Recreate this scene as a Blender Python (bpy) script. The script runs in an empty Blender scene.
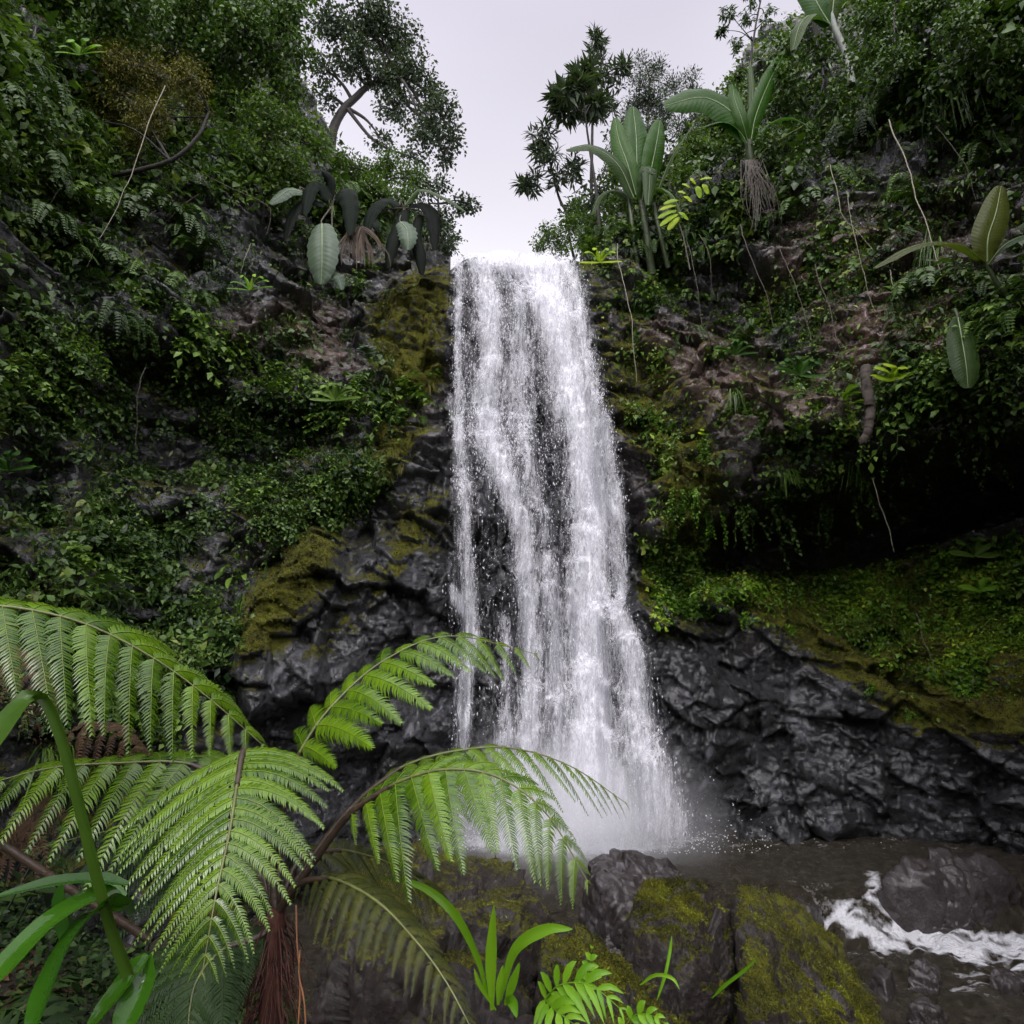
import bpy, bmesh, math, random, os
import numpy as np
from mathutils import Vector, Matrix
SKIP = set()
rng = np.random.default_rng(7)
random.seed(7)
SC = bpy.context.scene
COL = SC.collection
# ---------------------------------------------------------------- camera
F, PITCH, CAMZ = 667.0, math.radians(12.0), 3.0
cd = bpy.data.cameras.new('camera'); cam = bpy.data.objects.new('camera', cd); COL.objects.link(cam)
cam.location = (0, 0, CAMZ); cam.rotation_euler = (math.pi/2 + PITCH, 0, 0)
cd.sensor_width = 36; cd.lens = 36*F/1024; cd.clip_end = 2000; cd.clip_start = 0.05
SC.camera = cam
# ---------------------------------------------------------------- sky, sun, exposure
SUN_EL, SUN_AZ = math.radians(50), math.radians(184)     # behind thin cloud, behind the viewer
GLOW = 4.2     # extra brightness added to the unseen cloud around the sun to light the gorge
w = bpy.data.worlds.new('World'); SC.world = w; w.use_nodes = True
nt = w.node_tree; nt.nodes.clear()
def N(nt, t, **k):
    n = nt.nodes.new(t)
    for a, b in k.items():
        if a.startswith('i_'):
            key = a[2:]; key = int(key) if key.isdigit() else key
            n.inputs[key].default_value = b
        else: setattr(n, a, b)
    return n
def mixc(nt, fac, a, b, mode='MIX'):
    n = N(nt, 'ShaderNodeMix', data_type='RGBA', blend_type=mode)
    for s, v in ((0, fac), (6, a), (7, b)):
        if hasattr(v, 'links') or isinstance(v, bpy.types.NodeSocket): nt.links.new(v, n.inputs[s])
        else: n.inputs[s].default_value = v if s == 0 else (*v[:3], 1)
    return n.outputs[2]
def ramp(nt, src, stops, interp='LINEAR'):
    n = N(nt, 'ShaderNodeValToRGB'); cr = n.color_ramp; cr.interpolation = interp
    while len(cr.elements) < len(stops): cr.elements.new(0.5)
    for e, (p, c) in zip(cr.elements, stops):
        e.position = p; e.color = (*c, 1) if len(c) == 3 else c
    nt.links.new(src, n.inputs[0]); return n.outputs[0]
def math_(nt, op, a, b=0.0, c=None, clamp=False):
    n = N(nt, 'ShaderNodeMath', operation=op, use_clamp=clamp)
    for i, v in enumerate((a, b) if c is None else (a, b, c)):
        if isinstance(v, bpy.types.NodeSocket): nt.links.new(v, n.inputs[i])
        else: n.inputs[i].default_value = v
    return n.outputs[0]
sky = N(nt, 'ShaderNodeTexSky', sky_type='NISHITA', sun_disc=False, sun_elevation=SUN_EL, sun_rotation=SUN_AZ)
tc = N(nt, 'ShaderNodeTexCoord'); sep = N(nt, 'ShaderNodeSeparateXYZ'); nt.links.new(tc.outputs['Generated'], sep.inputs[0])
el = math_(nt, 'MAXIMUM', sep.outputs['Z'], 0.0)
no = N(nt, 'ShaderNodeTexNoise', i_Scale=1.6, i_Detail=3.0, i_Roughness=0.45)
mp = N(nt, 'ShaderNodeMapping'); mp.inputs['Scale'].default_value = (1, 1, 2.2)
nt.links.new(tc.outputs['Generated'], mp.inputs[0]); nt.links.new(mp.outputs[0], no.inputs['Vector'])
cloud = ramp(nt, el, [(0.0, (11.5, 11.3, 12.0)), (0.52, (10.6, 10.3, 11.2)), (0.64, (9.0, 8.65, 9.7)), (0.8, (8.0, 7.6, 8.9)), (1.0, (8, 7.8, 8.5))])
dp = N(nt, 'ShaderNodeVectorMath', operation='DOT_PRODUCT'); nt.links.new(tc.outputs['Generated'], dp.inputs[0])
dp.inputs[1].default_value = (math.sin(SUN_AZ)*math.cos(SUN_EL), math.cos(SUN_AZ)*math.cos(SUN_EL), math.sin(SUN_EL))
glow = ramp(nt, dp.outputs['Value'], [(0.22, (0, 0, 0)), (0.55, (.5, .5, .5)), (1.0, (1, 1, 1))], 'EASE')
cm = math_(nt, 'MULTIPLY_ADD', no.outputs['Fac'], 0.5, 0.75)
cm = math_(nt, 'MULTIPLY', cm, math_(nt, 'MULTIPLY_ADD', glow, GLOW, 1.0))
cl2 = mixc(nt, 1.0, cloud, (1, 1, 1), 'MULTIPLY')
cl2 = mixc(nt, glow, cl2, mixc(nt, 1.0, cl2, (1.0, 1.0, .96), 'MULTIPLY'))
vm = N(nt, 'ShaderNodeVectorMath', operation='SCALE'); nt.links.new(cl2, vm.inputs[0]); nt.links.new(cm, vm.inputs['Scale'])
fin = mixc(nt, 0.93, sky.outputs[0], vm.outputs[0])
bg = N(nt, 'ShaderNodeBackground', i_Strength=0.1); nt.links.new(fin, bg.inputs[0])
wo = N(nt, 'ShaderNodeOutputWorld'); nt.links.new(bg.outputs[0], wo.inputs[0])
sl = bpy.data.lights.new('sun', 'SUN'); sl.energy = 1.5; sl.angle = math.radians(14); sl.color = (1, 0.97, 0.93)
so = bpy.data.objects.new('sun', sl); COL.objects.link(so)
sd = Vector((math.sin(SUN_AZ)*math.cos(SUN_EL), math.cos(SUN_AZ)*math.cos(SUN_EL), math.sin(SUN_EL)))
so.rotation_euler = sd.to_track_quat('Z', 'Y').to_euler()
vs = SC.view_settings; vs.view_transform = 'Standard'; vs.look = 'None'; vs.exposure = 0.0; vs.gamma = 1
cy = SC.cycles
cy.use_denoising = True; cy.max_bounces = 6; cy.diffuse_bounces = 3; cy.glossy_bounces = 3; cy.transmission_bounces = 4
cy.transparent_max_bounces = 24; cy.volume_bounces = 3; cy.caustics_reflective = False; cy.caustics_refractive = False
cy.sample_clamp_indirect = 6; cy.use_adaptive_sampling = True; cy.adaptive_threshold = 0.03
# ---------------------------------------------------------------- geometry helpers
CP, SP = math.cos(PITCH), math.sin(PITCH)
def at(px, py, Y):
    """photo direction + true distance along the gorge -> world point"""
    a = (px-512)/F; b = (512-py)/F
    t = Y/(CP-b*SP)
    return np.array([a*t, Y, CAMZ+(SP+b*CP)*t])
def proj(p):
    x, y, z = p[..., 0], p[..., 1], p[..., 2]-CAMZ
    d = np.maximum(y*CP+z*SP, 0.05); u = -y*SP+z*CP
    return 512+F*x/d, 512-F*u/d
def smooth(a, b, x):
    t = np.clip((x-a)/(b-a), 0, 1); return t*t*(3-2*t)
def _h(ix, iy, iz, s):
    n = (ix.astype(np.int64)*374761393 + iy.astype(np.int64)*668265263 + iz.astype(np.int64)*2147483647 + s*1274126177) & 0xffffffff
    n = ((n ^ (n >> 13))*1274126177) & 0xffffffff
    n = ((n ^ (n >> 15))*2246822519) & 0xffffffff
    return ((n ^ (n >> 16)) & 0xffffff)/float(0xffffff)
def vnoise(p, s=0):
    i = np.floor(p); f = p-i; i = i.astype(np.int64); f = f*f*f*(f*(f*6-15)+10)
    r = 0
    for dx in (0, 1):
        wx = f[:, 0] if dx else 1-f[:, 0]
        for dy in (0, 1):
            wy = f[:, 1] if dy else 1-f[:, 1]
            for dz in (0, 1):
                wz = f[:, 2] if dz else 1-f[:, 2]
                r = r+wx*wy*wz*_h(i[:, 0]+dx, i[:, 1]+dy, i[:, 2]+dz, s)
    return r*2-1
def fbm(p, sc=1.0, oct=4, s=0, gain=0.5):
    p = np.asarray(p, float)*sc; r = 0; a = 1; t = 0
    for o in range(oct):
        r = r+a*vnoise(p+o*17.3, s+o*7); t += a; a *= gain; p = p*2.03
    return r/t
def facets(p, s=0, tilt=0.5):
    """blocky rock: every cell of a 3-D worley pattern is its own tilted plane; returns height, edge distance"""
    i0 = np.floor(p).astype(np.int64); n = len(p)
    d1 = np.full(n, 9.0); d2 = np.full(n, 9.0); h1 = np.zeros(n)
    for dx in (-1, 0, 1):
        for dy in (-1, 0, 1):
            for dz in (-1, 0, 1):
                c = i0+np.array([dx, dy, dz]); a, b, e = c[:, 0], c[:, 1], c[:, 2]
                q = p-(c+0.15+0.7*np.stack([_h(a, b, e, s), _h(a, b, e, s+1), _h(a, b, e, s+2)], 1))
                d = (q*q).sum(1)
                g = (_h(a, b, e, s+3)-0.5)+tilt*((_h(a, b, e, s+4)-.5)*q[:, 0]+(_h(a, b, e, s+5)-.5)*q[:, 1]+(_h(a, b, e, s+6)-.5)*q[:, 2])*2
                m = d < d1
                d2 = np.where(m, d1, np.minimum(d2, d)); h1 = np.where(m, g, h1); d1 = np.where(m, d, d1)
    return h1, np.sqrt(d2)-np.sqrt(d1)
def polymask(px, py, poly, soft):
    """1 inside a polygon, falling to 0 over soft either side of its outline"""
    P = np.array(poly, float); n = len(P); ins = np.zeros(px.shape, bool); dm = np.full(px.shape, 1e18)
    for k in range(n):
        x1, y1 = P[k]; x2, y2 = P[(k+1) % n]
        dx, dy = x2-x1, y2-y1
        t = np.clip(((px-x1)*dx+(py-y1)*dy)/(dx*dx+dy*dy+1e-9), 0, 1)
        dm = np.minimum(dm, (px-x1-t*dx)**2+(py-y1-t*dy)**2)
        c = (y1 > py) != (y2 > py)
        ins ^= c & (px < (x2-x1)*(py-y1)/(y2-y1+1e-12)+x1)
    d = np.sqrt(dm); d = np.where(ins, d, -d)
    return smooth(-soft, soft, d)
def mesh(name, V, faces, mat=None, attrs=None, smooth_=True, uv=None):
    """faces: an (n,3)/(n,4) array or a list of them"""
    if not isinstance(faces, list): faces = [faces]
    V = np.asarray(V, np.float32); me = bpy.data.meshes.new(name)
    me.vertices.add(len(V)); me.vertices.foreach_set('co', V.ravel())
    li = np.concatenate([f.ravel() for f in faces]).astype(np.int32)
    ct = np.concatenate([np.full(len(f), f.shape[1], np.int32) for f in faces])
    st = np.concatenate([[0], np.cumsum(ct)[:-1]]).astype(np.int32)
    me.loops.add(len(li)); me.loops.foreach_set('vertex_index', li)
    me.polygons.add(len(ct)); me.polygons.foreach_set('loop_start', st); me.polygons.foreach_set('loop_total', ct)
    if smooth_: me.polygons.foreach_set('use_smooth', np.ones(len(ct), bool))
    for k, v in (attrs or {}).items():
        a = me.attributes.new(k, 'FLOAT', 'POINT'); a.data.foreach_set('value', np.asarray(v, np.float32))
    me.update(calc_edges=True)
    if mat is not None:
        for m in (mat if isinstance(mat, list) else [mat]): me.materials.append(m)
    return me
def link(name, me, parent=None, label=None, cat=None, kind=None, group=None, loc=None):
    o = bpy.data.objects.new(name, me); COL.objects.link(o)
    if parent is not None: o.parent = parent
    if loc is not None: o.location = loc
    for k, v in (('label', label), ('category', cat), ('kind', kind), ('group', group)):
        if v: o[k] = v
    return o
def grid_faces(nu, nv):
    i = np.arange((nu-1)*(nv-1)); r = i//(nv-1); c = i % (nv-1); a = r*nv+c
    return np.stack([a, a+1, a+nv+1, a+nv], 1)
def pts(*t): return [at(*q) for q in t]
def tube(pts, rad, n=6, cap=True):
    """one tapered tube along pts -> V, F"""
    pts = np.asarray(pts, float); m = len(pts); rad = np.broadcast_to(rad, (m,))
    T = np.gradient(pts, axis=0); T /= np.linalg.norm(T, axis=1)[:, None]+1e-9
    up = np.array([0, 0, 1.0]) if abs(T[0, 2]) < 0.9 else np.array([1.0, 0, 0])
    A = np.cross(T, up); A /= np.linalg.norm(A, axis=1)[:, None]+1e-9; B = np.cross(T, A)
    th = np.linspace(0, 2*math.pi, n, endpoint=False)
    V = pts[:, None]+rad[:, None, None]*(np.cos(th)[None, :, None]*A[:, None]+np.sin(th)[None, :, None]*B[:, None])
    V = V.reshape(-1, 3); F_ = []
    for i in range(m-1):
        for j in range(n):
            F_.append((i*n+j, i*n+(j+1) % n, (i+1)*n+(j+1) % n, (i+1)*n+j))
    return V, np.array(F_)
class Geo:
    def __init__(s): s.V = []; s.Q = []; s.T = []; s.A = []; s.n = 0
    def add(s, V, Fc, a=0.0):
        s.V.append(V); (s.Q if Fc.shape[1] == 4 else s.T).append(Fc+s.n); s.A.append(np.broadcast_to(a, (len(V),))); s.n += len(V)
    def mesh(s, name, mat, **k):
        fs = [np.concatenate(x) for x in (s.Q, s.T) if x]
        return mesh(name, np.concatenate(s.V), fs, mat, attrs={'var': np.concatenate(s.A)}, **k)
def catmull(P, n):
    P = np.asarray(P, float); P = np.vstack([2*P[0]-P[1], P, 2*P[-1]-P[-2]]); m = len(P)-3
    t = np.linspace(0, m-1e-6, n); i = t.astype(int); f = (t-i)[:, None]
    a, b, c, d = P[i], P[i+1], P[i+2], P[i+3]
    return 0.5*(2*b+(c-a)*f+(2*a-5*b+4*c-d)*f**2+(3*b-3*c+d-a)*f**3)
# ---------------------------------------------------------------- materials
def new_mat(name):
    m = bpy.data.materials.new(name); m.use_nodes = True; m.node_tree.nodes.clear(); return m, m.node_tree
def attr(nt, n): return N(nt, 'ShaderNodeAttribute', attribute_name=n).outputs['Fac']
def noise(nt, scale, detail=4, rough=0.6, vec=None, dist=0.0):
    n = N(nt, 'ShaderNodeTexNoise', i_Scale=scale, i_Detail=detail, i_Roughness=rough, i_Distortion=dist)
    if vec is not None: nt.links.new(vec, n.inputs['Vector'])
    return n.outputs['Fac']
def out(nt, sh):
    o = N(nt, 'ShaderNodeOutputMaterial'); nt.links.new(sh, o.inputs['Surface']); return o
def N_sep(nt, c):
    s = N(nt, 'ShaderNodeSeparateColor'); nt.links.new(c, s.inputs[0]); return s.outputs[0]
def rock_material(name, dark=(0.005, 0.005, 0.006), mid=(0.020, 0.020, 0.022), pale=(0.10, 0.10, 0.112), sc=1.0, rough=(0.35, 0.6), bump=0.85, coat=.8):
    m, nt = new_mat(name)
    g = N(nt, 'ShaderNodeNewGeometry'); pos = g.outputs['Position']
    big = noise(nt, 1.1*sc, 5, 0.6, pos, 0.4); fine = noise(nt, 14*sc, 6, 0.72, pos); mico = noise(nt, 60*sc, 4, 0.7, pos)
    vc = N(nt, 'ShaderNodeTexVoronoi', i_Scale=3.2*sc); vc2 = N(nt, 'ShaderNodeTexVoronoi', i_Scale=9*sc)
    wn = N(nt, 'ShaderNodeTexNoise', i_Scale=2.2*sc, i_Detail=4.0); nt.links.new(pos, wn.inputs['Vector'])
    wa = N(nt, 'ShaderNodeVectorMath', operation='MULTIPLY_ADD'); wa.inputs[1].default_value = (.7/sc,)*3; nt.links.new(wn.outputs['Color'], wa.inputs[0]); nt.links.new(pos, wa.inputs[2])
    nt.links.new(wa.outputs[0], vc.inputs['Vector']); nt.links.new(wa.outputs[0], vc2.inputs['Vector'])
    cell = math_(nt, 'ADD', math_(nt, 'MULTIPLY', N_sep(nt, vc.outputs['Color']), .22), math_(nt, 'MULTIPLY', N_sep(nt, vc2.outputs['Color']), .14))
    mixn = math_(nt, 'ADD', math_(nt, 'ADD', math_(nt, 'MULTIPLY', big, 0.5), math_(nt, 'MULTIPLY', fine, 0.7)), cell)
    col = ramp(nt, mixn, [(0.58, dark), (0.74, mid), (0.86, tuple(c*1.7 for c in mid)), (0.98, pale)])
    brown = attr(nt, 'brown')
    bc = ramp(nt, fine, [(0.35, (0.022, 0.014, 0.009)), (0.55, (0.15, 0.085, 0.06)), (0.7, (0.28, 0.19, 0.15))])
    col = mixc(nt, brown, col, bc)
    vor = N(nt, 'ShaderNodeTexVoronoi', feature='DISTANCE_TO_EDGE', i_Scale=5.5*sc)
    wv = N(nt, 'ShaderNodeVectorMath', operation='ADD'); nt.links.new(pos, wv.inputs[0])
    nn = N(nt, 'ShaderNodeTexNoise', i_Scale=3.0*sc, i_Detail=3.0); nt.links.new(pos, nn.inputs['Vector'])
    s2 = N(nt, 'ShaderNodeVectorMath', operation='SCALE', i_Scale=0.5); nt.links.new(nn.outputs['Color'], s2.inputs[0]); nt.links.new(s2.outputs[0], wv.inputs[1])
    nt.links.new(wv.outputs[0], vor.inputs['Vector'])
    crack = ramp(nt, vor.outputs['Distance'], [(0.0, (0, 0, 0)), (0.035, (1, 1, 1))])
    moss = attr(nt, 'moss')
    me_ = math_(nt, 'MULTIPLY_ADD', math_(nt, 'SUBTRACT', noise(nt, 9*sc, 6, 0.75, pos), 0.5), 1.5, moss)
    mf = ramp(nt, me_, [(0.42, (0, 0, 0)), (0.58, (1, 1, 1))])
    mc = ramp(nt, noise(nt, 5*sc, 7, 0.75, pos), [(0.3, (0.022, 0.020, 0.004)), (0.44, (0.070, 0.070, 0.006)), (0.56, (0.16, 0.16, 0.010)), (0.72, (0.12, 0.17, 0.016))])
    col = mixc(nt, mf, col, mc)
    hgt = math_(nt, 'ADD', math_(nt, 'MULTIPLY', fine, 1.0), math_(nt, 'MULTIPLY', mico, 0.35))
    hgt = math_(nt, 'ADD', hgt, math_(nt, 'MULTIPLY', crack, 0.6)); hgt = math_(nt, 'ADD', hgt, math_(nt, 'MULTIPLY', cell, 2.2))
    mh = math_(nt, 'MULTIPLY', noise(nt, 90*sc, 3, 0.8, pos), 2.2)
    mx = N(nt, 'ShaderNodeMix', data_type='FLOAT'); nt.links.new(mf, mx.inputs[0]); nt.links.new(hgt, mx.inputs[2]); nt.links.new(mh, mx.inputs[3])
    b = N(nt, 'ShaderNodeBump', i_Strength=bump, i_Distance=0.11/sc); nt.links.new(mx.outputs[0], b.inputs['Height'])
    r = ramp(nt, noise(nt, 3.3*sc, 4, 0.6, pos), [(0.35, (rough[0],)*3), (0.65, (rough[1],)*3)])
    rr = mixc(nt, mf, r, (0.95,)*3)
    p = N(nt, 'ShaderNodeBsdfPrincipled'); p.inputs['Specular IOR Level'].default_value = 0.3
    p.inputs['Coat Roughness'].default_value = .10; p.inputs['Coat IOR'].default_value = 1.4; nt.links.new(math_(nt, 'MULTIPLY_ADD', mf, -coat, coat), p.inputs['Coat Weight']); b2 = N(nt, 'ShaderNodeBump', i_Strength=.22, i_Distance=.10/sc); nt.links.new(mx.outputs[0], b2.inputs['Height']); nt.links.new(b2.outputs[0], p.inputs['Coat Normal'])
    nt.links.new(col, p.inputs['Base Color']); nt.links.new(rr, p.inputs['Roughness']); nt.links.new(b.outputs[0], p.inputs['Normal'])
    out(nt, p.outputs[0]); return m
M_CLIFF = rock_material('wet_basalt')
M_BOULDER = rock_material('mossy_boulder_rock', sc=3.0, bump=0.9, coat=.22, dark=(.004, .004, .004), mid=(.008, .0075, .007), pale=(.05, .048, .046))
M_STONE = rock_material('stream_stone', sc=2.5, dark=(0.003, 0.003, 0.004), mid=(0.010, 0.010, 0.012), pale=(.05, .05, .055), rough=(0.3, 0.5), coat=.9, bump=.6)
# ---------------------------------------------------------------- cliff
CTRL = """512,252,14.2 520,350,13.9 530,450,13.5 540,560,13.1 550,700,12.7 560,832,12.3 610,832,12.3 610,560,13.0
450,272,13.9 440,350,13.5 428,430,13.0 420,520,12.7 408,620,12.0 395,740,11.4 400,800,11.4 440,700,12.3 470,830,12.2
340,300,13.2 340,400,12.6 335,480,12.0 300,560,11.0 262,650,10.3 300,740,10.6 300,830,10.4
250,250,12.4 220,330,11.8 200,420,11.2 150,500,10.2 100,600,8.9 200,560,10.3 100,450,9.6 100,330,9.8 120,200,10.4 0,200,8.2 0,350,7.6 0,450,7.5 0,550,7.1
-150,400,5.6 -150,600,5.0 0,700,6.6 150,700,8.8 200,760,9.2 -200,100,5.8 300,190,14 200,170,12.2 400,240,14.6 445,247,14.6
590,252,14.4 620,380,13.7 640,480,13.2 655,560,13.1 645,600,12.8 655,700,12.5 660,832,12.25 700,200,13.6 700,300,13.3 720,400,12.8 720,500,12.5 700,565,13.6
720,600,12.9 700,650,12.6 760,760,12.3 780,835,12.1 800,150,12.4 800,300,12.0 800,400,11.5 820,470,11.1 800,580,14.2 850,620,13.0 860,665,12.1 870,760,12.0 880,842,11.9
900,120,11.2 920,250,10.7 930,350,10.1 940,420,9.7 920,560,13.8 950,600,12.6 950,680,11.2 960,760,11.2 970,846,11.6
1024,80,9.8 1024,250,9.4 1024,400,8.8 1024,520,12.4 1024,600,11.4 1024,690,10.6 1024,780,10.8 1024,850,11.4
1200,100,7 1200,300,6.6 1200,450,6.5 1200,600,8.5 1200,850,9
100,50,12.6 200,60,14.2 300,100,18 0,0,9.6 380,150,20 430,205,20 -100,-200,9 200,-100,20 620,215,17 700,120,18 800,30,17 900,-20,15 1024,-60,13 1200,-200,10 640,150,22 700,60,24"""
cp = np.array([at(*map(float, t.split(','))) for t in CTRL.split()])
cth = np.arctan2(cp[:, 0], cp[:, 1]); cR = np.hypot(cp[:, 0], cp[:, 1]); cz = cp[:, 2]
ex = np.array([(s*a, z, R) for s in (-1, 1) for a, R in ((1.25, 6.0), (1.7, 7.5)) for z in (-1, 4, 9, 15)])
cth = np.concatenate([cth, ex[:, 0]]); cz = np.concatenate([cz, ex[:, 1]]); cR = np.concatenate([cR, ex[:, 2]])
def rbf_fit(u, v, f):
    D = np.hypot(u[:, None]-u, v[:, None]-v); n = len(u)
    A = np.zeros((n+3, n+3)); A[:n, :n] = D-np.eye(n)*0.35; A[:n, n] = 1; A[:n, n+1] = u; A[:n, n+2] = v; A[n:, :n] = A[:n, n:].T
    return np.linalg.solve(A, np.concatenate([f, [0, 0, 0]]))
def rbf_eval(u, v, cu, cv, wgt):
    r = wgt[-3]+wgt[-2]*u+wgt[-1]*v
    for k in range(len(cu)): r = r+wgt[k]*np.hypot(u-cu[k], v-cv[k])
    return r
CW = rbf_fit(cth*12, cz, cR)
ths = np.concatenate([np.linspace(-1.7, -0.78, 130, endpoint=False), np.linspace(-0.78, 0.78, 560), np.linspace(0.78, 1.7, 131)[1:]])
zs = np.concatenate([np.arange(-1.2, 13.5, 0.034), np.arange(13.5, 27, 0.12)])
TH, ZZ = np.meshgrid(ths, zs, indexing='ij'); sh = TH.shape
R = rbf_eval(TH.ravel()*12, ZZ.ravel(), cth*12, cz, CW)
CAVE_R = [(694, 556), (705, 532), (745, 512), (800, 500), (850, 468), (900, 444), (1024, 420), (1150, 420), (1150, 500), (1024, 512), (950, 540), (880, 560), (780, 572), (700, 570)]
CAVE_L = [(105, 352), (160, 342), (215, 352), (228, 392), (285, 415), (330, 424), (300, 455), (235, 470), (170, 480), (110, 455), (95, 400)]
def cliff_points(R):
    th = TH.ravel(); return np.stack([R*np.sin(th), R*np.cos(th), ZZ.ravel()], 1)
P0 = cliff_points(R); PX, PY = proj(P0)
wob = fbm(P0, 0.7, 4, 3)*22; wo2 = fbm(P0, 0.7, 4, 9)*14
def pm(poly, soft): return polymask(PX+wob, PY+wo2, poly, soft)
caveR = pm(CAVE_R, 9); caveL = pm(CAVE_L, 12)
R = R+2.3*caveR+1.0*caveL
R = R+1.3*pm([(790, 90), (860, 70), (1000, 60), (1100, 60), (1100, 150), (1000, 165), (900, 185), (820, 170), (780, 130)], 18)
R = R+1.0*pm([(262, 195), (330, 190), (400, 200), (450, 215), (450, 262), (400, 265), (390, 320), (340, 330), (290, 280), (255, 235)], 12)
R = R+0.8*pm([(0, 380), (70, 400), (60, 520), (0, 520), (-80, 450)], 20)+0.9*pm([(640, 250), (720, 240), (800, 290), (760, 330), (690, 320)], 14)
R = R-0.75*pm([(352, 560), (400, 545), (455, 560), (450, 640), (455, 740), (330, 760), (315, 690), (330, 620)], 20)
R = R-0.8*pm([(238, 660), (260, 590), (310, 530), (335, 545), (330, 620), (320, 700), (250, 720)], 12)
R = R-0.5*pm([(385, 440), (450, 430), (455, 540), (400, 540), (380, 490)], 12)-0.4*pm([(335, 480), (360, 445), (400, 440), (395, 480), (350, 495)], 8)
R = R-0.7*pm([(600, 400), (660, 420), (690, 480), (690, 540), (640, 545), (610, 480)], 10)
R = R-0.65*pm([(640, 330), (720, 345), (770, 400), (850, 420), (830, 470), (760, 500), (700, 500), (690, 420)], 14)
R = R-0.6*pm([(480, 455), (520, 440), (545, 470), (550, 600), (480, 600)], 14)-0.5*pm([(455, 440), (480, 452), (478, 560), (455, 560)], 6)
R = R-0.7*pm([(640, 600), (600, 640), (620, 760), (690, 830), (760, 700)], 20)
R = R-0.6*pm([(700, 590), (745, 590), (750, 615), (700, 612)], 8)
P1 = cliff_points(R)
# blocky displacement toward the viewer's side
nearw = 1.0
big = fbm(P1, 0.45, 5, 21)
q = P1+0.10*np.stack([fbm(P1, 1.5, 2, 31), fbm(P1, 1.5, 2, 32), fbm(P1, 1.5, 2, 33)], 1)
q = q@np.array([[0.92, 0.0, 0.39], [0, 1, 0], [-0.39, 0, 0.92]])
f1, e1 = facets(q*np.array([0.75, 0.4, 1.0]), 0, .8); f2, e2 = facets(q*np.array([2.0, .9, 2.9]), 50, 0.9); f3, e3 = facets(q*np.array([4.6, 2, 6.8]), 90, 1.0)
D = 0.42*big+0.50*f1+0.26*f2+0.075*f3-0.10*(1-smooth(0, 0.07, e1))-0.05*(1-smooth(0, 0.07, e2))-0.02*(1-smooth(0, .1, e3))
D += 0.035*fbm(P1, 4, 5, 44, .65)
lipw = smooth(9.0, 12.0, P1[:, 2])*smooth(0.16, 0.10, np.abs(TH.ravel()-0.0))
D *= (1-0.5*lipw)
R = R-D
CLV = cliff_points(R); CPX, CPY = proj(CLV)
G3 = CLV.reshape(*sh, 3); du = np.gradient(G3, axis=0); dv = np.gradient(G3, axis=1)
CN = np.cross(dv, du).reshape(-1, 3); CN /= np.linalg.norm(CN, axis=1)[:, None]+1e-9
if (CN[:, 1]*1).mean() > 0: CN = -CN
upf = CN[:, 2]
MOSSR = [([(372, 300), (420, 270), (452, 285), (450, 340), (430, 370), (395, 400), (372, 380)], .6), ([(395, 375), (450, 345), (452, 380), (400, 420), (380, 430)], .6),
 ([(335, 490), (345, 460), (380, 430), (420, 430), (400, 470), (360, 500)], .75), ([(236, 670), (255, 600), (310, 520), (335, 540), (300, 600), (270, 650)], .8),
 ([(395, 500), (450, 490), (450, 540), (395, 550)], .5), ([(300, 660), (340, 600), (400, 555), (395, 580), (360, 640), (330, 665)], .6),
 ([(590, 330), (660, 340), (720, 470), (710, 600), (640, 600), (660, 520), (655, 460), (610, 400)], .62), ([(600, 395), (650, 410), (690, 480), (700, 560), (675, 560), (660, 480), (610, 425)], .3),
 ([(640, 585), (800, 570), (1100, 560), (1100, 740), (940, 720), (860, 690), (790, 640), (740, 600)], .72), ([(690, 440), (830, 420), (800, 480), (700, 500)], .35),
 ([(570, 255), (640, 255), (650, 330), (600, 330)], .35), ([(870, 700), (1100, 680), (1100, 750), (960, 755), (900, 740)], .45)]
moss = 0.10+0.38*smooth(0.0, 0.7, upf)+0.25*fbm(CLV, 0.9, 4, 70)
for poly, a in MOSSR: moss += a*1.0*polymask(CPX+wob*.5, CPY+wo2*.5, poly, 14)*(0.6+0.6*smooth(-.3, .5, upf))
lowrock = polymask(CPX, CPY, [(640, 640), (760, 650), (860, 700), (930, 740), (1100, 760), (1100, 900), (600, 900), (440, 900), (200, 900), (240, 720), (330, 600), (452, 560), (452, 250), (580, 250), (640, 600)], 12)
moss -= 0.5*lowrock*(1-0.0)
moss = np.clip(moss, 0, 1)
brown = 0.18*smooth(-.1, .4, fbm(CLV, .5, 3, 80))*(CPX > 600)
for poly, a in (([(630, 320), (760, 340), (790, 400), (870, 300), (960, 330), (880, 420), (700, 420)], .8), ([(760, 200), (960, 200), (960, 340), (800, 340)], .5), ([(290, 310), (345, 310), (345, 375), (290, 370)], .8), ([(210, 320), (300, 300), (300, 350), (210, 360)], .5), ([(440, 380), (380, 380), (380, 440), (440, 430)], .2)):
    brown += a*polymask(CPX+wob, CPY+wo2, poly, 20)
brown = np.clip(brown*(1-lowrock), 0, 1)
SKYP = [(455, 252), (430, 222), (378, 196), (335, 150), (300, 60), (250, -400), (800, -400), (770, 0), (715, 100), (650, 175), (600, 225), (577, 250), (540, 262)]
cut = polymask(CPX+wob*.3, CPY+wo2*.3, SKYP, 0.5) > 0.5
cut |= (CLV[:, 2] > 12.35) & (CPX > 452) & (CPX < 580)
fc = grid_faces(*sh); fc = fc[~cut[fc].any(1)]
me = mesh('cliff', CLV, fc, M_CLIFF, {'moss': moss, 'brown': brown})
cliff = link('cliff', me, kind='structure', label='dark wet basalt cliff of the gorge with moss and caves behind the waterfall')
print('cliff', len(CLV))
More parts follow.
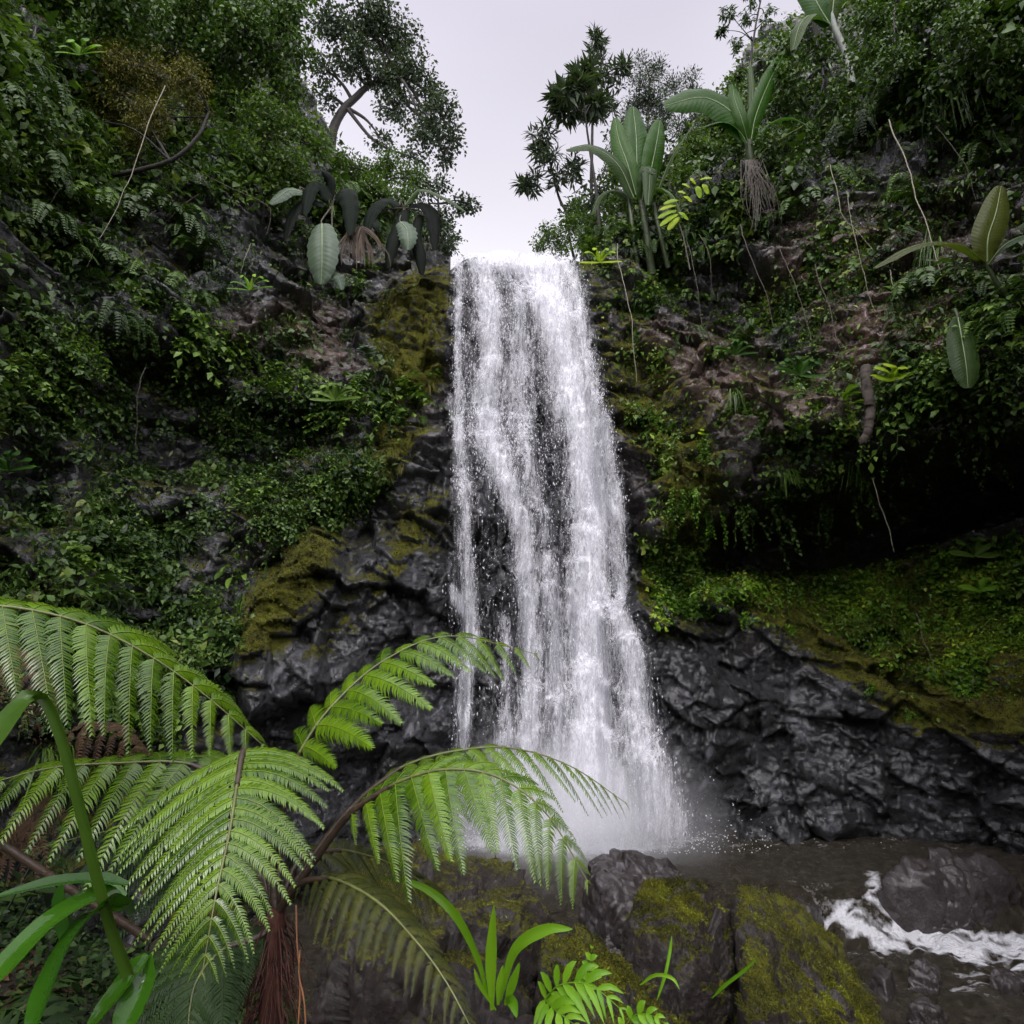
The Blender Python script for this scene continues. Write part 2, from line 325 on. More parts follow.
# ---------------------------------------------------------------- leaf tools
def nrmz(a): return a/(np.linalg.norm(a, axis=-1, keepdims=True)+1e-9)
def leaf_mat(name, c0, c1, c2=None, rough=.45, trans=.35, spec=.22, bumpsc=0):
    m, nt = new_mat(name)
    va = attr(nt, 'var'); st = [(0.0, c0), (.9, c1)]+([(1.0, c2)] if c2 else [])
    c = ramp(nt, va, st)
    if bumpsc:
        pos = N(nt, 'ShaderNodeNewGeometry').outputs['Position']; nz = noise(nt, bumpsc, 4, .65, pos)
        c = mixc(nt, nz, c, mixc(nt, 1.0, c, (.45, .55, .4), 'MULTIPLY'))
    p = N(nt, 'ShaderNodeBsdfPrincipled', i_Roughness=rough); p.inputs['Specular IOR Level'].default_value = spec; nt.links.new(c, p.inputs[0])
    if bumpsc:
        b = N(nt, 'ShaderNodeBump', i_Strength=.35, i_Distance=.01); nt.links.new(nz, b.inputs['Height']); nt.links.new(b.outputs[0], p.inputs['Normal'])
    t = N(nt, 'ShaderNodeBsdfTranslucent'); tcx = mixc(nt, 1.0, c, (1.3, 1.5, .5), 'MULTIPLY'); nt.links.new(tcx, t.inputs[0])
    mx = N(nt, 'ShaderNodeMixShader', i_0=trans); nt.links.new(p.outputs[0], mx.inputs[1]); nt.links.new(t.outputs[0], mx.inputs[2]); out(nt, mx.outputs[0])
    return m
def plain(name, col, rough=.6, bumpsc=20, var=.5):
    m, nt = new_mat(name); pos = N(nt, 'ShaderNodeNewGeometry').outputs['Position']; nz = noise(nt, bumpsc, 5, .7, pos)
    c = ramp(nt, nz, [(.3, tuple(x*(1-var) for x in col)), (.7, tuple(x*(1+var) for x in col))])
    b = N(nt, 'ShaderNodeBump', i_Strength=.5, i_Distance=.01); nt.links.new(nz, b.inputs['Height'])
    p = N(nt, 'ShaderNodeBsdfPrincipled', i_Roughness=rough); nt.links.new(c, p.inputs[0]); nt.links.new(b.outputs[0], p.inputs['Normal']); out(nt, p.outputs[0]); return m
M_BARK = plain('bark', (.016, .013, .010), .8, 9, .6); M_FIBRE = plain('red_fibre', (.06, .017, .010), .8, 40, .6)
M_VINE = plain('pale_root', (.22, .20, .15), .7, 20, .3); M_TWIG = plain('dark_root', (.06, .05, .04), .8, 20, .4); M_BROWNROOT = plain('brown_root', (.075, .055, .045), .8, 20, .4)
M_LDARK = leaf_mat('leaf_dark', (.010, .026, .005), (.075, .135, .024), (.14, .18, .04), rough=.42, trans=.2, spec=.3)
M_LSHADE = leaf_mat('leaf_shade', (.003, .008, .002), (.020, .042, .008), (.04, .06, .012), rough=.5, trans=.15, spec=.15)  # deep shade of the near bank is put into this leaf colour
M_LMID = leaf_mat('leaf_mid', (.022, .052, .008), (.125, .21, .032), (.22, .28, .05), rough=.42, trans=.25)
M_LBRIGHT = leaf_mat('leaf_bright', (.05, .12, .01), (.15, .30, .025), (.25, .38, .04), rough=.35, trans=.35)
M_LCOVER = leaf_mat('leaf_cover', (.025, .060, .006), (.13, .24, .018), (.26, .33, .03), rough=.4, trans=.2)
M_LGREY = leaf_mat('leaf_far', (.020, .032, .018), (.048, .068, .036), (.06, .085, .045), rough=.5, trans=.2)
M_LOLIVE = leaf_mat('leaf_olive', (.030, .036, .005), (.14, .13, .018), (.18, .15, .03), rough=.6, trans=.2)
M_LHAZY = leaf_mat('leaf_soft', (.024, .050, .012), (.085, .14, .028), (.14, .19, .04), rough=.5, trans=.3)
LT = np.array([(0, 1, 2), (0, 2, 3), (1, 4, 2), (2, 4, 3)])
def leaves(Gm, p, d, n, ln, wd, var, curl=.15):
    """p base, d direction, n face normal (arrays); 4 folded facets per leaf"""
    m = len(p); d = nrmz(d); n = nrmz(n-d*(n*d).sum(1, keepdims=True)); s = np.cross(d, n); ln = np.broadcast_to(ln, (m,))[:, None]; wd = np.broadcast_to(wd, (m,))[:, None]
    mid = p+d*ln*.45
    V = np.stack([p, mid-s*wd+n*wd*.35, mid, mid+s*wd+n*wd*.35, p+d*ln-n*ln*curl], 1).reshape(-1, 3)
    Gm.add(V, (np.arange(m)[:, None, None]*5+LT).reshape(-1, 3), np.repeat(var, 5))
M_MOSSTUFT = leaf_mat('moss_tuft', (.018, .019, .003), (.11, .108, .007), (.16, .19, .016), rough=.8, trans=.25)
# ---------------------------------------------------------------- ground, banks and stream
def water_level(x, y):
    """upper pool at 0, a small cascade, the lower stream"""
    ed = 9.35+0.28*np.sin(x*1.3)+0.15*np.sin(x*3.7+1)-0.18*(x-4.5)+0.25*vnoise(np.stack([x*.9, y*0, x*0], -1).reshape(-1, 3), 5).reshape(x.shape)
    t = smooth(ed+0.28, ed-0.42, y)
    return -0.42*t-0.02*np.maximum(9-y, 0)*t, t, ed
def ground_h(x, y):
    p = np.stack([x, y, x*0], -1).reshape(-1, 3)
    wl, _, _ = water_level(x, y)
    n = fbm(p, .8, 5, 11).reshape(x.shape)
    bank = smooth(3.4, 0.2, x-0.18*y-0.9*vnoise(p*.5, 4).reshape(x.shape)*.6)*smooth(8.2, 3.6, y)
    h = wl-0.38+0.25*n
    h = h+(1.55+0.18*n)*bank
    h = h+smooth(-1.5, -6.0, x)*smooth(13, 5, y)*1.6+0.10*np.maximum(-y-1, 0)
    h = h+smooth(6.5, 10, x)*2.0*smooth(8, 3, y)
    return h
gx = np.concatenate([np.arange(-40, -7, 1.0), np.arange(-7, 9, .06), np.arange(9, 41, 1.0)])
gy = np.concatenate([np.arange(-40, 0, 1.0), np.arange(0, 15.5, .06)])
GX, GY = np.meshgrid(gx, gy, indexing='ij')
GH = ground_h(GX, GY)
GH = GH+np.where((np.hypot(GX, GY) > 12) & (GY < 8), (np.hypot(GX, GY)-12)*0.25, 0)
M_EARTH, nt = new_mat('bank_earth')
pos = N(nt, 'ShaderNodeNewGeometry').outputs['Position']
f = noise(nt, 6, 8, .75, pos); g2 = noise(nt, 38, 5, .7, pos)
c = ramp(nt, f, [(.3, (.006, .005, .003)), (.5, (.022, .017, .010)), (.62, (.030, .032, .008)), (.75, (.05, .036, .02))])
b = N(nt, 'ShaderNodeBump', i_Strength=.8, i_Distance=.05); nt.links.new(math_(nt, 'ADD', f, g2), b.inputs['Height'])
p = N(nt, 'ShaderNodeBsdfPrincipled', i_Roughness=.6); nt.links.new(c, p.inputs[0]); nt.links.new(b.outputs[0], p.inputs['Normal']); out(nt, p.outputs[0])
link('ground', mesh('ground', np.stack([GX, GY, GH], -1).reshape(-1, 3), grid_faces(*GX.shape), M_EARTH), kind='structure', label='dark damp earth bank and stream bed')
# water sheet
wx = np.arange(-4.5, 14, .035); wy = np.concatenate([np.arange(-6, 5, .25), np.arange(5, 13.6, .035)])
WX, WY = np.meshgrid(wx, wy, indexing='ij'); WL, CT, ED = water_level(WX, WY)
pp = np.stack([WX, WY, WX*0], -1).reshape(-1, 3)
rp = fbm(pp*np.array([1, 1.6, 1]), 2.2, 4, 60).reshape(WX.shape); rp2 = fbm(pp, 7, 3, 61).reshape(WX.shape)
turb = smooth(1.5, 0.0, np.abs(WY-ED+0.5))
fallb = np.exp(-(((WX-1.0)/2.2)**2+((WY-12.1)/1.3)**2))
WZ = WL+rp*(.06+.07*turb+.07*fallb)+rp2*(.028+.035*turb+.03*fallb)
ridg = 1-np.abs(fbm(pp@np.array([[.8, -.6, 0], [.6, .8, 0], [0, 0, 1]])*np.array([1, 2.4, 1]), 1.7, 5, 62)).reshape(WX.shape)*2.6
streak = 1-np.abs(fbm(pp*np.array([.8, 3.0, 1])+np.array([0, .5, 0])*WX.reshape(-1, 1), 1.3, 5, 63)).reshape(WX.shape)*3.2
sel = smooth(2.4, 3.3, WX)
WPX, WPY = proj(np.stack([WX, WY, WL], -1).reshape(-1, 3))
casc = polymask(WPX, WPY, [(790, 885), (812, 879), (840, 893), (862, 900), (870, 872), (878, 872), (884, 905), (935, 918), (975, 925), (1060, 942), (1060, 958), (960, 942), (880, 930), (815, 915)], 8)
casc += .8*polymask(WPX, WPY, [(800, 912), (860, 918), (940, 935), (1060, 962), (1060, 970), (960, 955), (850, 935)], 7)
casc += .75*polymask(WPX, WPY, [(925, 925), (1060, 945), (1060, 958), (985, 950), (930, 940)], 4)+.5*polymask(WPX, WPY, [(850, 940), (1040, 965), (1040, 1000), (900, 1000), (840, 970)], 20)*smooth(.6, .95, streak.ravel())
casc += .8*polymask(WPX, WPY, [(840, 908), (900, 918), (960, 926), (1060, 944), (1060, 974), (960, 958), (880, 945), (815, 925)], 9)*smooth(.1, .7, streak.ravel())
casc = casc.reshape(WX.shape)
foam = np.clip(casc*(.24+.80*smooth(.3, 1, np.maximum(ridg*.9, streak))) + .55*smooth(.82, 1.0, streak)*np.exp(-((WY-12.0)/.8)**2)+smooth(.25, .8, fallb+.25*rp)+0.35*smooth(.8, 1, ridg)*smooth(8.6, 7, WY)*smooth(.2, .6, fbm(pp, 1.1, 2, 66).reshape(WX.shape)+.3), 0, 1)
M_WATER, nt = new_mat('stream_water')
pos = N(nt, 'ShaderNodeNewGeometry').outputs['Position']
fo = attr(nt, 'foam'); n1 = noise(nt, 9, 5, .7, pos); n2 = noise(nt, 35, 4, .6, pos)
ff = ramp(nt, math_(nt, 'MULTIPLY_ADD', math_(nt, 'SUBTRACT', math_(nt, 'ADD', n1, math_(nt, 'MULTIPLY', n2, .5)), .75), .9, fo), [(.25, (0, 0, 0)), (.9, (1, 1, 1))])
cw = ramp(nt, n1, [(.35, (.024, .020, .013)), (.65, (.080, .069, .050))])
bmp = N(nt, 'ShaderNodeBump', i_Strength=1.0, i_Distance=.22); nt.links.new(math_(nt, 'ADD', n1, math_(nt, 'MULTIPLY', n2, .3)), bmp.inputs['Height'])
pw = N(nt, 'ShaderNodeBsdfPrincipled', i_Roughness=.12, i_IOR=1.4); nt.links.new(cw, pw.inputs[0]); nt.links.new(bmp.outputs[0], pw.inputs['Normal'])
gl = N(nt, 'ShaderNodeBsdfTransparent'); gl.inputs[0].default_value = (.55, .5, .4, 1)
m1 = N(nt, 'ShaderNodeMixShader', i_0=.80); nt.links.new(gl.outputs[0], m1.inputs[1]); nt.links.new(pw.outputs[0], m1.inputs[2])
pf = N(nt, 'ShaderNodeBsdfPrincipled', i_Roughness=.7); pf.inputs[0].default_value = (.82, .82, .86, 1); nt.links.new(bmp.outputs[0], pf.inputs['Normal'])
m2 = N(nt, 'ShaderNodeMixShader'); nt.links.new(ff, m2.inputs[0]); nt.links.new(m1.outputs[0], m2.inputs[1]); nt.links.new(pf.outputs[0], m2.inputs[2]); out(nt, m2.outputs[0])
link('stream_water', mesh('stream_water', np.stack([WX, WY, WZ], -1).reshape(-1, 3), grid_faces(*WX.shape), M_WATER, {'foam': foam.ravel()}), kind='structure', label='brown pool below the fall and rippling stream with a small white cascade')
# ---------------------------------------------------------------- waterfall
STREAMS = [  # (path in the photo, half width px, strength)
 ([(505, 250), (535, 262), (555, 310), (568, 370), (580, 430), (592, 500), (590, 560), (588, 640), (592, 720), (590, 830)], [24, 24, 18, 18, 16, 18, 18, 18, 20, 40], .98),
 ([(480, 252), (488, 300), (490, 350), (488, 420), (497, 455), (520, 520), (530, 600), (530, 700), (528, 830)], [14, 12, 14, 16, 14, 12, 10, 11, 20], .66),
 ([(460, 252), (458, 330), (458, 420), (462, 470), (466, 540), (468, 600), (466, 680), (462, 745), (462, 830)], [4, 5, 6, 6, 6, 6, 5, 5, 8], .52),
 ([(452, 588), (460, 605), (470, 625), (466, 680), (462, 740)], [4, 6, 8, 6, 5], .6),
 ([(560, 256), (578, 300), (588, 370), (600, 430), (612, 480), (618, 520), (620, 600), (622, 660)], [10, 9, 8, 9, 9, 6, 5, 4], .58),
 ([(612, 605), (628, 640), (634, 690), (640, 740), (655, 790), (668, 832)], [9, 14, 15, 18, 24, 28], .62),
 ([(548, 560), (555, 640), (560, 720), (562, 832)], [11, 12, 16, 30], .50),
 ([(505, 620), (506, 700), (505, 832)], [5, 6, 14], .42),
 ([(585, 500), (605, 498), (618, 518)], [6, 6, 6], .75), ([(548, 590), (570, 615), (588, 640)], [6, 6, 6], .5),
 ([(520, 252), (520, 330), (518, 400), (530, 470), (545, 540)], [18, 16, 15, 10, 8], .42)]
def fall_density(px, py):
    d = np.zeros(px.shape)
    for path, hw, s in STREAMS:
        c = catmull(np.column_stack([np.array(path, float), hw]), 60)
        dd = np.full(px.shape, 9e9); 
        for k in range(len(c)-1):
            ax, ay, w1 = c[k]; bx, by, w2 = c[k+1]; ex, ey = bx-ax, by-ay
            t = np.clip(((px-ax)*ex+(py-ay)*ey)/(ex*ex+ey*ey+1e-9), 0, 1)
            q = np.hypot(px-ax-t*ex, py-ay-t*ey)/(w1+(w2-w1)*t)
            dd = np.minimum(dd, q)
        d = np.maximum(d, s*np.exp(-0.8*dd**2))
    body = polymask(px, py, [(456, 252), (490, 247), (545, 250), (575, 262), (590, 330), (612, 420), (626, 500), (628, 600), (660, 700), (690, 832), (440, 832), (452, 700), (445, 600), (452, 450), (455, 350)], 7)
    return np.maximum(d, 0)*smooth(0, .3, body+.25)+.22*body
# outer surface of the water follows the rock, with falls arcing clear of ledges
fth = np.linspace(-.135, .245, 330); fz = np.concatenate([np.linspace(-.15, 12.05, 900)])
FT, FZ = np.meshgrid(fth, fz, indexing='ij')
ci = np.clip(np.searchsorted(ths, FT), 1, len(ths)-1); zi = np.clip(np.searchsorted(zs, FZ), 1, len(zs)-1)
RR = R.reshape(sh)
rock = RR[ci, zi]
def runmin(a, k):   # smallest rock radius within k rows and columns
    o = a.copy()
    for s in range(1, k): o[s:] = np.minimum(o[s:], a[:-s]); o[:-s] = np.minimum(o[:-s], a[s:])
    return o
env = runmin(rock, 4); env = runmin(env.T.copy(), 12).T
hang = env.copy()
for j in range(len(fz)-2, -1, -1):   # water leaving an edge keeps its line until rock meets it again
    hang[:, j] = np.minimum(env[:, j], hang[:, j+1]+0.0015)
hang = hang-.06
for _ in range(12):
    hang[1:-1] = (hang[:-2]+hang[1:-1]*2+hang[2:])/4; hang[:, 1:-1] = (hang[:, :-2]+hang[:, 1:-1]*2+hang[:, 2:])/4
M_FALL, nt = new_mat('falling_water')
tcn = N(nt, 'ShaderNodeTexCoord').outputs['Object']
def mapped(sc_, off=(0, 0, 0)):
    m = N(nt, 'ShaderNodeMapping'); m.inputs['Scale'].default_value = sc_; m.inputs['Location'].default_value = off; nt.links.new(tcn, m.inputs[0]); return m.outputs[0]
dn = attr(nt, 'foamy')
n1 = noise(nt, 1, 6, .72, mapped((6, 6, 1.0)), .6); n2 = noise(nt, 1, 5, .7, mapped((18, 18, 5), (3, 1, 2)), 1.2); n3 = noise(nt, 1, 3, .6, mapped((60, 60, 16)))
ns = math_(nt, 'ADD', math_(nt, 'ADD', math_(nt, 'MULTIPLY', n1, .8), math_(nt, 'MULTIPLY', n2, .9)), math_(nt, 'MULTIPLY', n3, .3))
ff = math_(nt, 'ADD', math_(nt, 'MULTIPLY', math_(nt, 'SUBTRACT', ns, 1.0), 2.6), math_(nt, 'MULTIPLY_ADD', dn, 1.25, -.42))
al = ramp(nt, ff, [(.0, (0, 0, 0)), (.15, (.10,)*3), (.5, (.45,)*3), (.95, (.97,)*3)])
df = N(nt, 'ShaderNodeBsdfPrincipled', i_Roughness=.45); df.inputs[0].default_value = (.86, .86, .90, 1)
bf = N(nt, 'ShaderNodeBump', i_Strength=.6, i_Distance=.06); nt.links.new(ns, bf.inputs['Height']); nt.links.new(bf.outputs[0], df.inputs['Normal'])
tl = N(nt, 'ShaderNodeBsdfTranslucent'); tl.inputs[0].default_value = (.8, .8, .86, 1)
mt = N(nt, 'ShaderNodeMixShader', i_0=.3); nt.links.new(df.outputs[0], mt.inputs[1]); nt.links.new(tl.outputs[0], mt.inputs[2])
tr = N(nt, 'ShaderNodeBsdfTransparent')
mx = N(nt, 'ShaderNodeMixShader'); nt.links.new(al, mx.inputs[0]); nt.links.new(tr.outputs[0], mx.inputs[1]); nt.links.new(mt.outputs[0], mx.inputs[2]); out(nt, mx.outputs[0])
Vs, Fs, Ds, Ls = [], [], [], []; base = 0
for L in range(3):
    Rf = hang-.03-.13*L
    Pf = np.stack([Rf*np.sin(FT), Rf*np.cos(FT), FZ], -1).reshape(-1, 3)
    Pf[:, 1] -= .10*(ridn := (1-np.abs(fbm(Pf*np.array([5, 1, .8])+L*9, 1, 4, 90+L))*2))*1.0
    qx, qy = proj(Pf); qx2 = qx+6*fbm(Pf*np.array([3, 3, 1.5])+L*5, 1, 4, 95)
    dns = fall_density(qx2, qy)*(1, .85, .66)[L]
    dns = np.where(Pf[:, 2] > 11.7, dns+.12, dns)
    Vs.append(Pf); f_ = grid_faces(*FT.shape); keep = dns[f_].max(1) > .06; Fs.append(f_[keep]+base); Ds.append(dns); base += len(Pf)
fall_me = mesh('waterfall', np.concatenate(Vs), np.concatenate(Fs), M_FALL, {'foamy': np.concatenate(Ds)})
# lip: water running over the top edge
fall = link('waterfall', fall_me, kind='structure', label='tall white waterfall dropping over the dark cliff into the pool')
# spray: thousands of short falling streaks and drops
M_DROP, nt = new_mat('water_drops')
df = N(nt, 'ShaderNodeBsdfPrincipled', i_Roughness=.3); df.inputs[0].default_value = (.88, .88, .93, 1)
tl = N(nt, 'ShaderNodeBsdfTranslucent'); tl.inputs[0].default_value = (.9, .9, .95, 1)
mt = N(nt, 'ShaderNodeMixShader', i_0=.4); nt.links.new(df.outputs[0], mt.inputs[1]); nt.links.new(tl.outputs[0], mt.inputs[2]); out(nt, mt.outputs[0])
def octa(c, w_, h_, ax):
    """small spindle bodies, centre c, half width w_, half length h_, long axis ax"""
    n = len(c); s1 = np.cross(ax, np.array([0, 1.0, 0])); s1 /= np.linalg.norm(s1, axis=1)[:, None]+1e-9; s2 = np.cross(ax, s1)
    V = np.stack([c+ax*h_[:, None], c-ax*h_[:, None]*1.0, c+s1*w_[:, None], c-s1*w_[:, None], c+s2*w_[:, None], c-s2*w_[:, None]], 1).reshape(-1, 3)
    t = np.array([(0, 2, 4), (0, 4, 3), (0, 3, 5), (0, 5, 2), (1, 4, 2), (1, 3, 4), (1, 5, 3), (1, 2, 5)])
    return V, (np.arange(n)[:, None, None]*6+t).reshape(-1, 3)
n = 55000
di = rng.integers(0, FT.size, n); Pd = Vs[1][di]+rng.normal(0, 1, (n, 3))*np.array([.04, .10, .04]); dq = fall_density(*proj(Pd))
clus = .5+.5*fbm(Pd*np.array([4, 4, 2.0]), 1, 3, 99)
keep = rng.random(n) < np.clip(dq*1.3, .0, 1)*smooth(.25, .75, clus)*1.4; keep &= (Pd[:, 2] < 12.0) & (rng.random(n) < .35+.65*smooth(3, 8, Pd[:, 2])); Pd = Pd[keep]; n = len(Pd)
ax = np.array([0, 0, 1.0])+rng.normal(0, .25, (n, 3)); ax /= np.linalg.norm(ax, axis=1)[:, None]
w_ = .003+.008*rng.random(n)**2.5; h_ = w_*(1.3+3.5*rng.random(n))
V, T = octa(Pd, w_, h_, ax)
# splash at the foot and flying drops beside the fall
n2 = 5000
a = rng.random((n2, 3)); Pb = np.stack([.15+2.3*rng.normal(0, .55, n2)+.6, 12.0-.9*a[:, 1]**1.5, 1.3*a[:, 2]**3*rng.random(n2)], 1)
w2 = .004+.009*rng.random(n2)**2; ax2 = rng.normal(0, 1, (n2, 3)); ax2 /= np.linalg.norm(ax2, axis=1)[:, None]
V2, T2 = octa(Pb, w2, w2*1.6, ax2)
link('waterfall_drops', mesh('waterfall_drops', np.concatenate([V, V2]), np.concatenate([T, T2+len(V)]), M_DROP), kind='stuff', label='white drops and splashes flying off the waterfall')
# mist at the foot: a real volume
M_MIST, nt = new_mat('mist')
tcn = N(nt, 'ShaderNodeTexCoord').outputs['Object']
ln = N(nt, 'ShaderNodeVectorMath', operation='LENGTH'); nt.links.new(tcn, ln.inputs[0])
fall_o = ramp(nt, ln.outputs['Value'], [(0.0, (1, 1, 1)), (.35, (.55,)*3), (.7, (.12,)*3), (1.0, (0, 0, 0))])
dd = math_(nt, 'MULTIPLY', math_(nt, 'MULTIPLY', fall_o, math_(nt, 'ADD', noise(nt, 1.7, 3, .6, tcn), -.10)), 3.4)
pv = N(nt, 'ShaderNodeVolumePrincipled'); pv.inputs['Color'].default_value = (.97, .97, 1, 1); nt.links.new(dd, pv.inputs['Density'])
o_ = N(nt, 'ShaderNodeOutputMaterial'); nt.links.new(pv.outputs[0], o_.inputs['Volume'])
if 'mist' not in SKIP:
    bm = bmesh.new(); bmesh.ops.create_icosphere(bm, subdivisions=3, radius=1.0); me = bpy.data.meshes.new('mist'); bm.to_mesh(me); bm.free(); me.materials.append(M_MIST)
    o = link('mist', me, kind='stuff', label='white mist of spray drifting at the foot of the waterfall'); o.location = (.9, 11.3, .35); o.scale = (2.7, 1.8, 1.8)
# ---------------------------------------------------------------- boulders
def boulder(name, hull, mat, label, sub=7, amp=.05, fs=3.0, mossb=.2, seed=0, cat='boulder', group=None, rnd=7.0, tufts=0, mossfn=None):
    H = np.array(hull, float); bm = bmesh.new()
    for v in H: bm.verts.new(v)
    bmesh.ops.convex_hull(bm, input=bm.verts); bm.normal_update()
    pl = np.array([[*f.normal, f.normal.dot(f.verts[0].co)] for f in bm.faces]); bm.free()
    c = H.mean(0); h = pl[:, 3]-pl[:, :3]@c; pl[h < 0] *= -1; h = np.abs(h)
    bm = bmesh.new(); bmesh.ops.create_icosphere(bm, subdivisions=sub, radius=1.0)
    d = np.array([v.co[:] for v in bm.verts]); Fc = np.array([[v.index for v in f.verts] for f in bm.faces]); bm.free(); d /= np.linalg.norm(d, axis=1)[:, None]
    q = np.maximum(d@pl[:, :3].T, 0)/h[None]; r = 1/(np.sum(q**rnd, 1)**(1/rnd)+1e-9)
    P = c+d*r[:, None]; s0 = h.mean()
    f1, e1 = facets(P*fs, seed+200, .9); f2, e2 = facets(P*fs*2.7, seed+300, 1)
    D = amp*(1.5*f1+.6*f2-.35*(1-smooth(0, .15, e1))-.15*(1-smooth(0, .15, e2)))+amp*.9*fbm(P, fs*.6, 5, seed)+amp*.5*fbm(P, fs*4, 5, seed+1, .6)
    P = P+d*D[:, None]
    nrm = np.zeros_like(P); fn = np.cross(P[Fc[:, 1]]-P[Fc[:, 0]], P[Fc[:, 2]]-P[Fc[:, 0]])
    for k in range(3): np.add.at(nrm, Fc[:, k], fn)
    nrm /= np.linalg.norm(nrm, axis=1)[:, None]+1e-9
    mo = mossb+.45*smooth(.1, .8, nrm[:, 2])+.35*fbm(P, fs*.5, 4, seed+5)
    if mossfn is not None: mo = mo+mossfn(P, nrm)
    mo = np.clip(mo, 0, 1)
    mo = mo-.7*smooth(.35, -.3, nrm[:, 2])
    mo = np.clip(mo, 0, 1)
    o = link(name, mesh(name, P-c, Fc, mat, {'moss': mo, 'brown': np.full(len(P), .12)}), label=label, cat=cat, group=group, loc=tuple(c))
    if tufts:
        wt = np.clip(mo-.42, 0, 1)**1.0*(nrm[:, 1] < .5); ii = rng.choice(len(P), tufts, p=wt/wt.sum()); mg = Geo(); q = P[ii]-c+rng.normal(0, .008, (tufts, 3)); dd = nrm[ii]*.7+rng.normal(0, .5, (tufts, 3))+[0, 0, -.1]
        l = .007+.013*rng.random(tufts)**2; leaves(mg, q, dd, rng.normal(0, 1, (tufts, 3)), l, l*.16, np.clip(.4+.9*fbm(q, 6, 3, 8)+.25*rng.normal(0, 1, tufts), 0, 1)); mm = link('moss', mg.mesh('moss', M_MOSSTUFT), parent=o); mm['kind'] = 'stuff'
    return o, P, nrm, mo
def hp(*t): return [at(*q) for q in t]
def down(pts, z, k=1.05):
    c = np.mean(pts, 0); return [np.array([c[0]+(p[0]-c[0])*k, c[1]+(p[1]-c[1])*k, z]) for p in pts]
# the split mossy boulder in front
top = hp((612, 884, 4.2), (640, 872, 4.9), (700, 866, 5.1), (745, 872, 5.0), (735, 905, 4.2), (640, 905, 3.8))
o1, P1b, N1b, m1b = boulder('mossy_boulder', top+down(top, .1, 1.12), M_BOULDER, 'squarish dark boulder with a flat moss-covered top beside the stream', amp=.075, fs=2.6, mossb=.03, seed=1, tufts=40000)
top = hp((728, 862, 4.9), (785, 872, 5.1), (835, 914, 4.9), (876, 978, 4.6), (895, 1030, 4.3), (730, 885, 4.2), (725, 950, 3.8), (745, 1040, 3.4), (800, 1060, 3.3))
o2, P2b, N2b, m2b = boulder('mossy_boulder', top+down(top, -.3, 1.0), M_BOULDER, 'bulky boulder thick with green moss on its sloping right side', amp=.06, fs=2.4, mossb=.18, seed=2, tufts=80000, rnd=9)
top = hp((555, 880, 3.5), (590, 892, 3.9), (640, 950, 3.6), (700, 1010, 3.4), (735, 1045, 3.2), (560, 960, 2.9), (620, 1050, 2.7), (520, 900, 3.2))
o3, P3b, N3b, m3b = boulder('mossy_boulder', top+down(top, .3, 1.05), M_BOULDER, 'long mossy rock sloping down to the right, lowest in front of the split boulders', amp=.06, fs=3.4, mossb=.20, seed=3, tufts=60000)
top = hp((572, 845, 6.2), (586, 824, 6.7), (640, 823, 6.9), (688, 842, 6.8), (725, 885, 6.0), (600, 880, 5.4), (700, 900, 5.3))
o4, *_ = boulder('wet_boulder', top+down(top, -.3, 1.1), M_STONE, 'bare wet black boulder at the foot of the waterfall', amp=.06, fs=2.2, mossb=-.8, seed=4)
top = hp((330, 850, 4.4), (380, 800, 5.0), (450, 815, 5.0), (540, 850, 4.7), (570, 900, 3.9), (470, 930, 3.3), (380, 950, 3.1), (300, 920, 3.4))
o5, P5b, N5b, m5b = boulder('mossy_boulder', top+down(top, .2, 1.1), M_BOULDER, 'broad grey rock with brown moss under the fern fronds', amp=.08, fs=2.4, mossb=.08, seed=5, tufts=18000)
top = hp((420, 920, 3.0), (520, 900, 3.3), (560, 960, 3.0), (600, 1050, 2.7), (420, 1060, 2.4), (350, 1000, 2.6))
boulder('mossy_boulder', top+down(top, .2, 1.1), M_BOULDER, 'dark grey rock behind the small strap-leaved seedling', amp=.06, fs=3, mossb=-.05, seed=6, tufts=6000)
def srock(pts, label, seed, zb=-.9, amp=.04, fs=3, name='stream_rock', mossb=-.9, kk=1.15):
    boulder(name, hp(*pts)+down(hp(*pts), zb, kk), M_STONE, label, sub=6, amp=amp, fs=fs, mossb=mossb, seed=seed, cat='rock', rnd=12)
srock([(872, 880, 9.4), (898, 850, 9.6), (945, 842, 9.7), (995, 848, 9.7), (1024, 880, 9.5), (985, 880, 9.2), (905, 878, 9.2)], 'large dark wet rock with a pale face parting the cascade', 11, amp=.06, fs=2.0, kk=1.02, zb=-1.2)
srock([(903, 962, 7.9), (918, 953, 8.1), (940, 966, 8.0), (938, 978, 7.7)], 'small wet stone in the stream below the cascade', 12)
srock([(902, 1000, 7.2), (915, 990, 7.4), (945, 1000, 7.2), (940, 1014, 7.0)], 'flat black stone at the bottom edge of the stream', 13)
srock([(870, 968, 7.9), (885, 962, 8), (895, 972, 7.9), (885, 982, 7.7)], 'tiny wet stone beside the mossy boulder in the stream', 14)
srock([(990, 975, 7.9), (1005, 968, 8.0), (1032, 976, 7.9), (1010, 986, 7.7)], 'low dark stone awash at the right edge of the stream', 15)
srock([(780, 900, 8.9), (800, 893, 9.2), (822, 905, 9.0), (800, 915, 8.7)], 'rounded dark rock at the left end of the cascade', 16, zb=-.8)
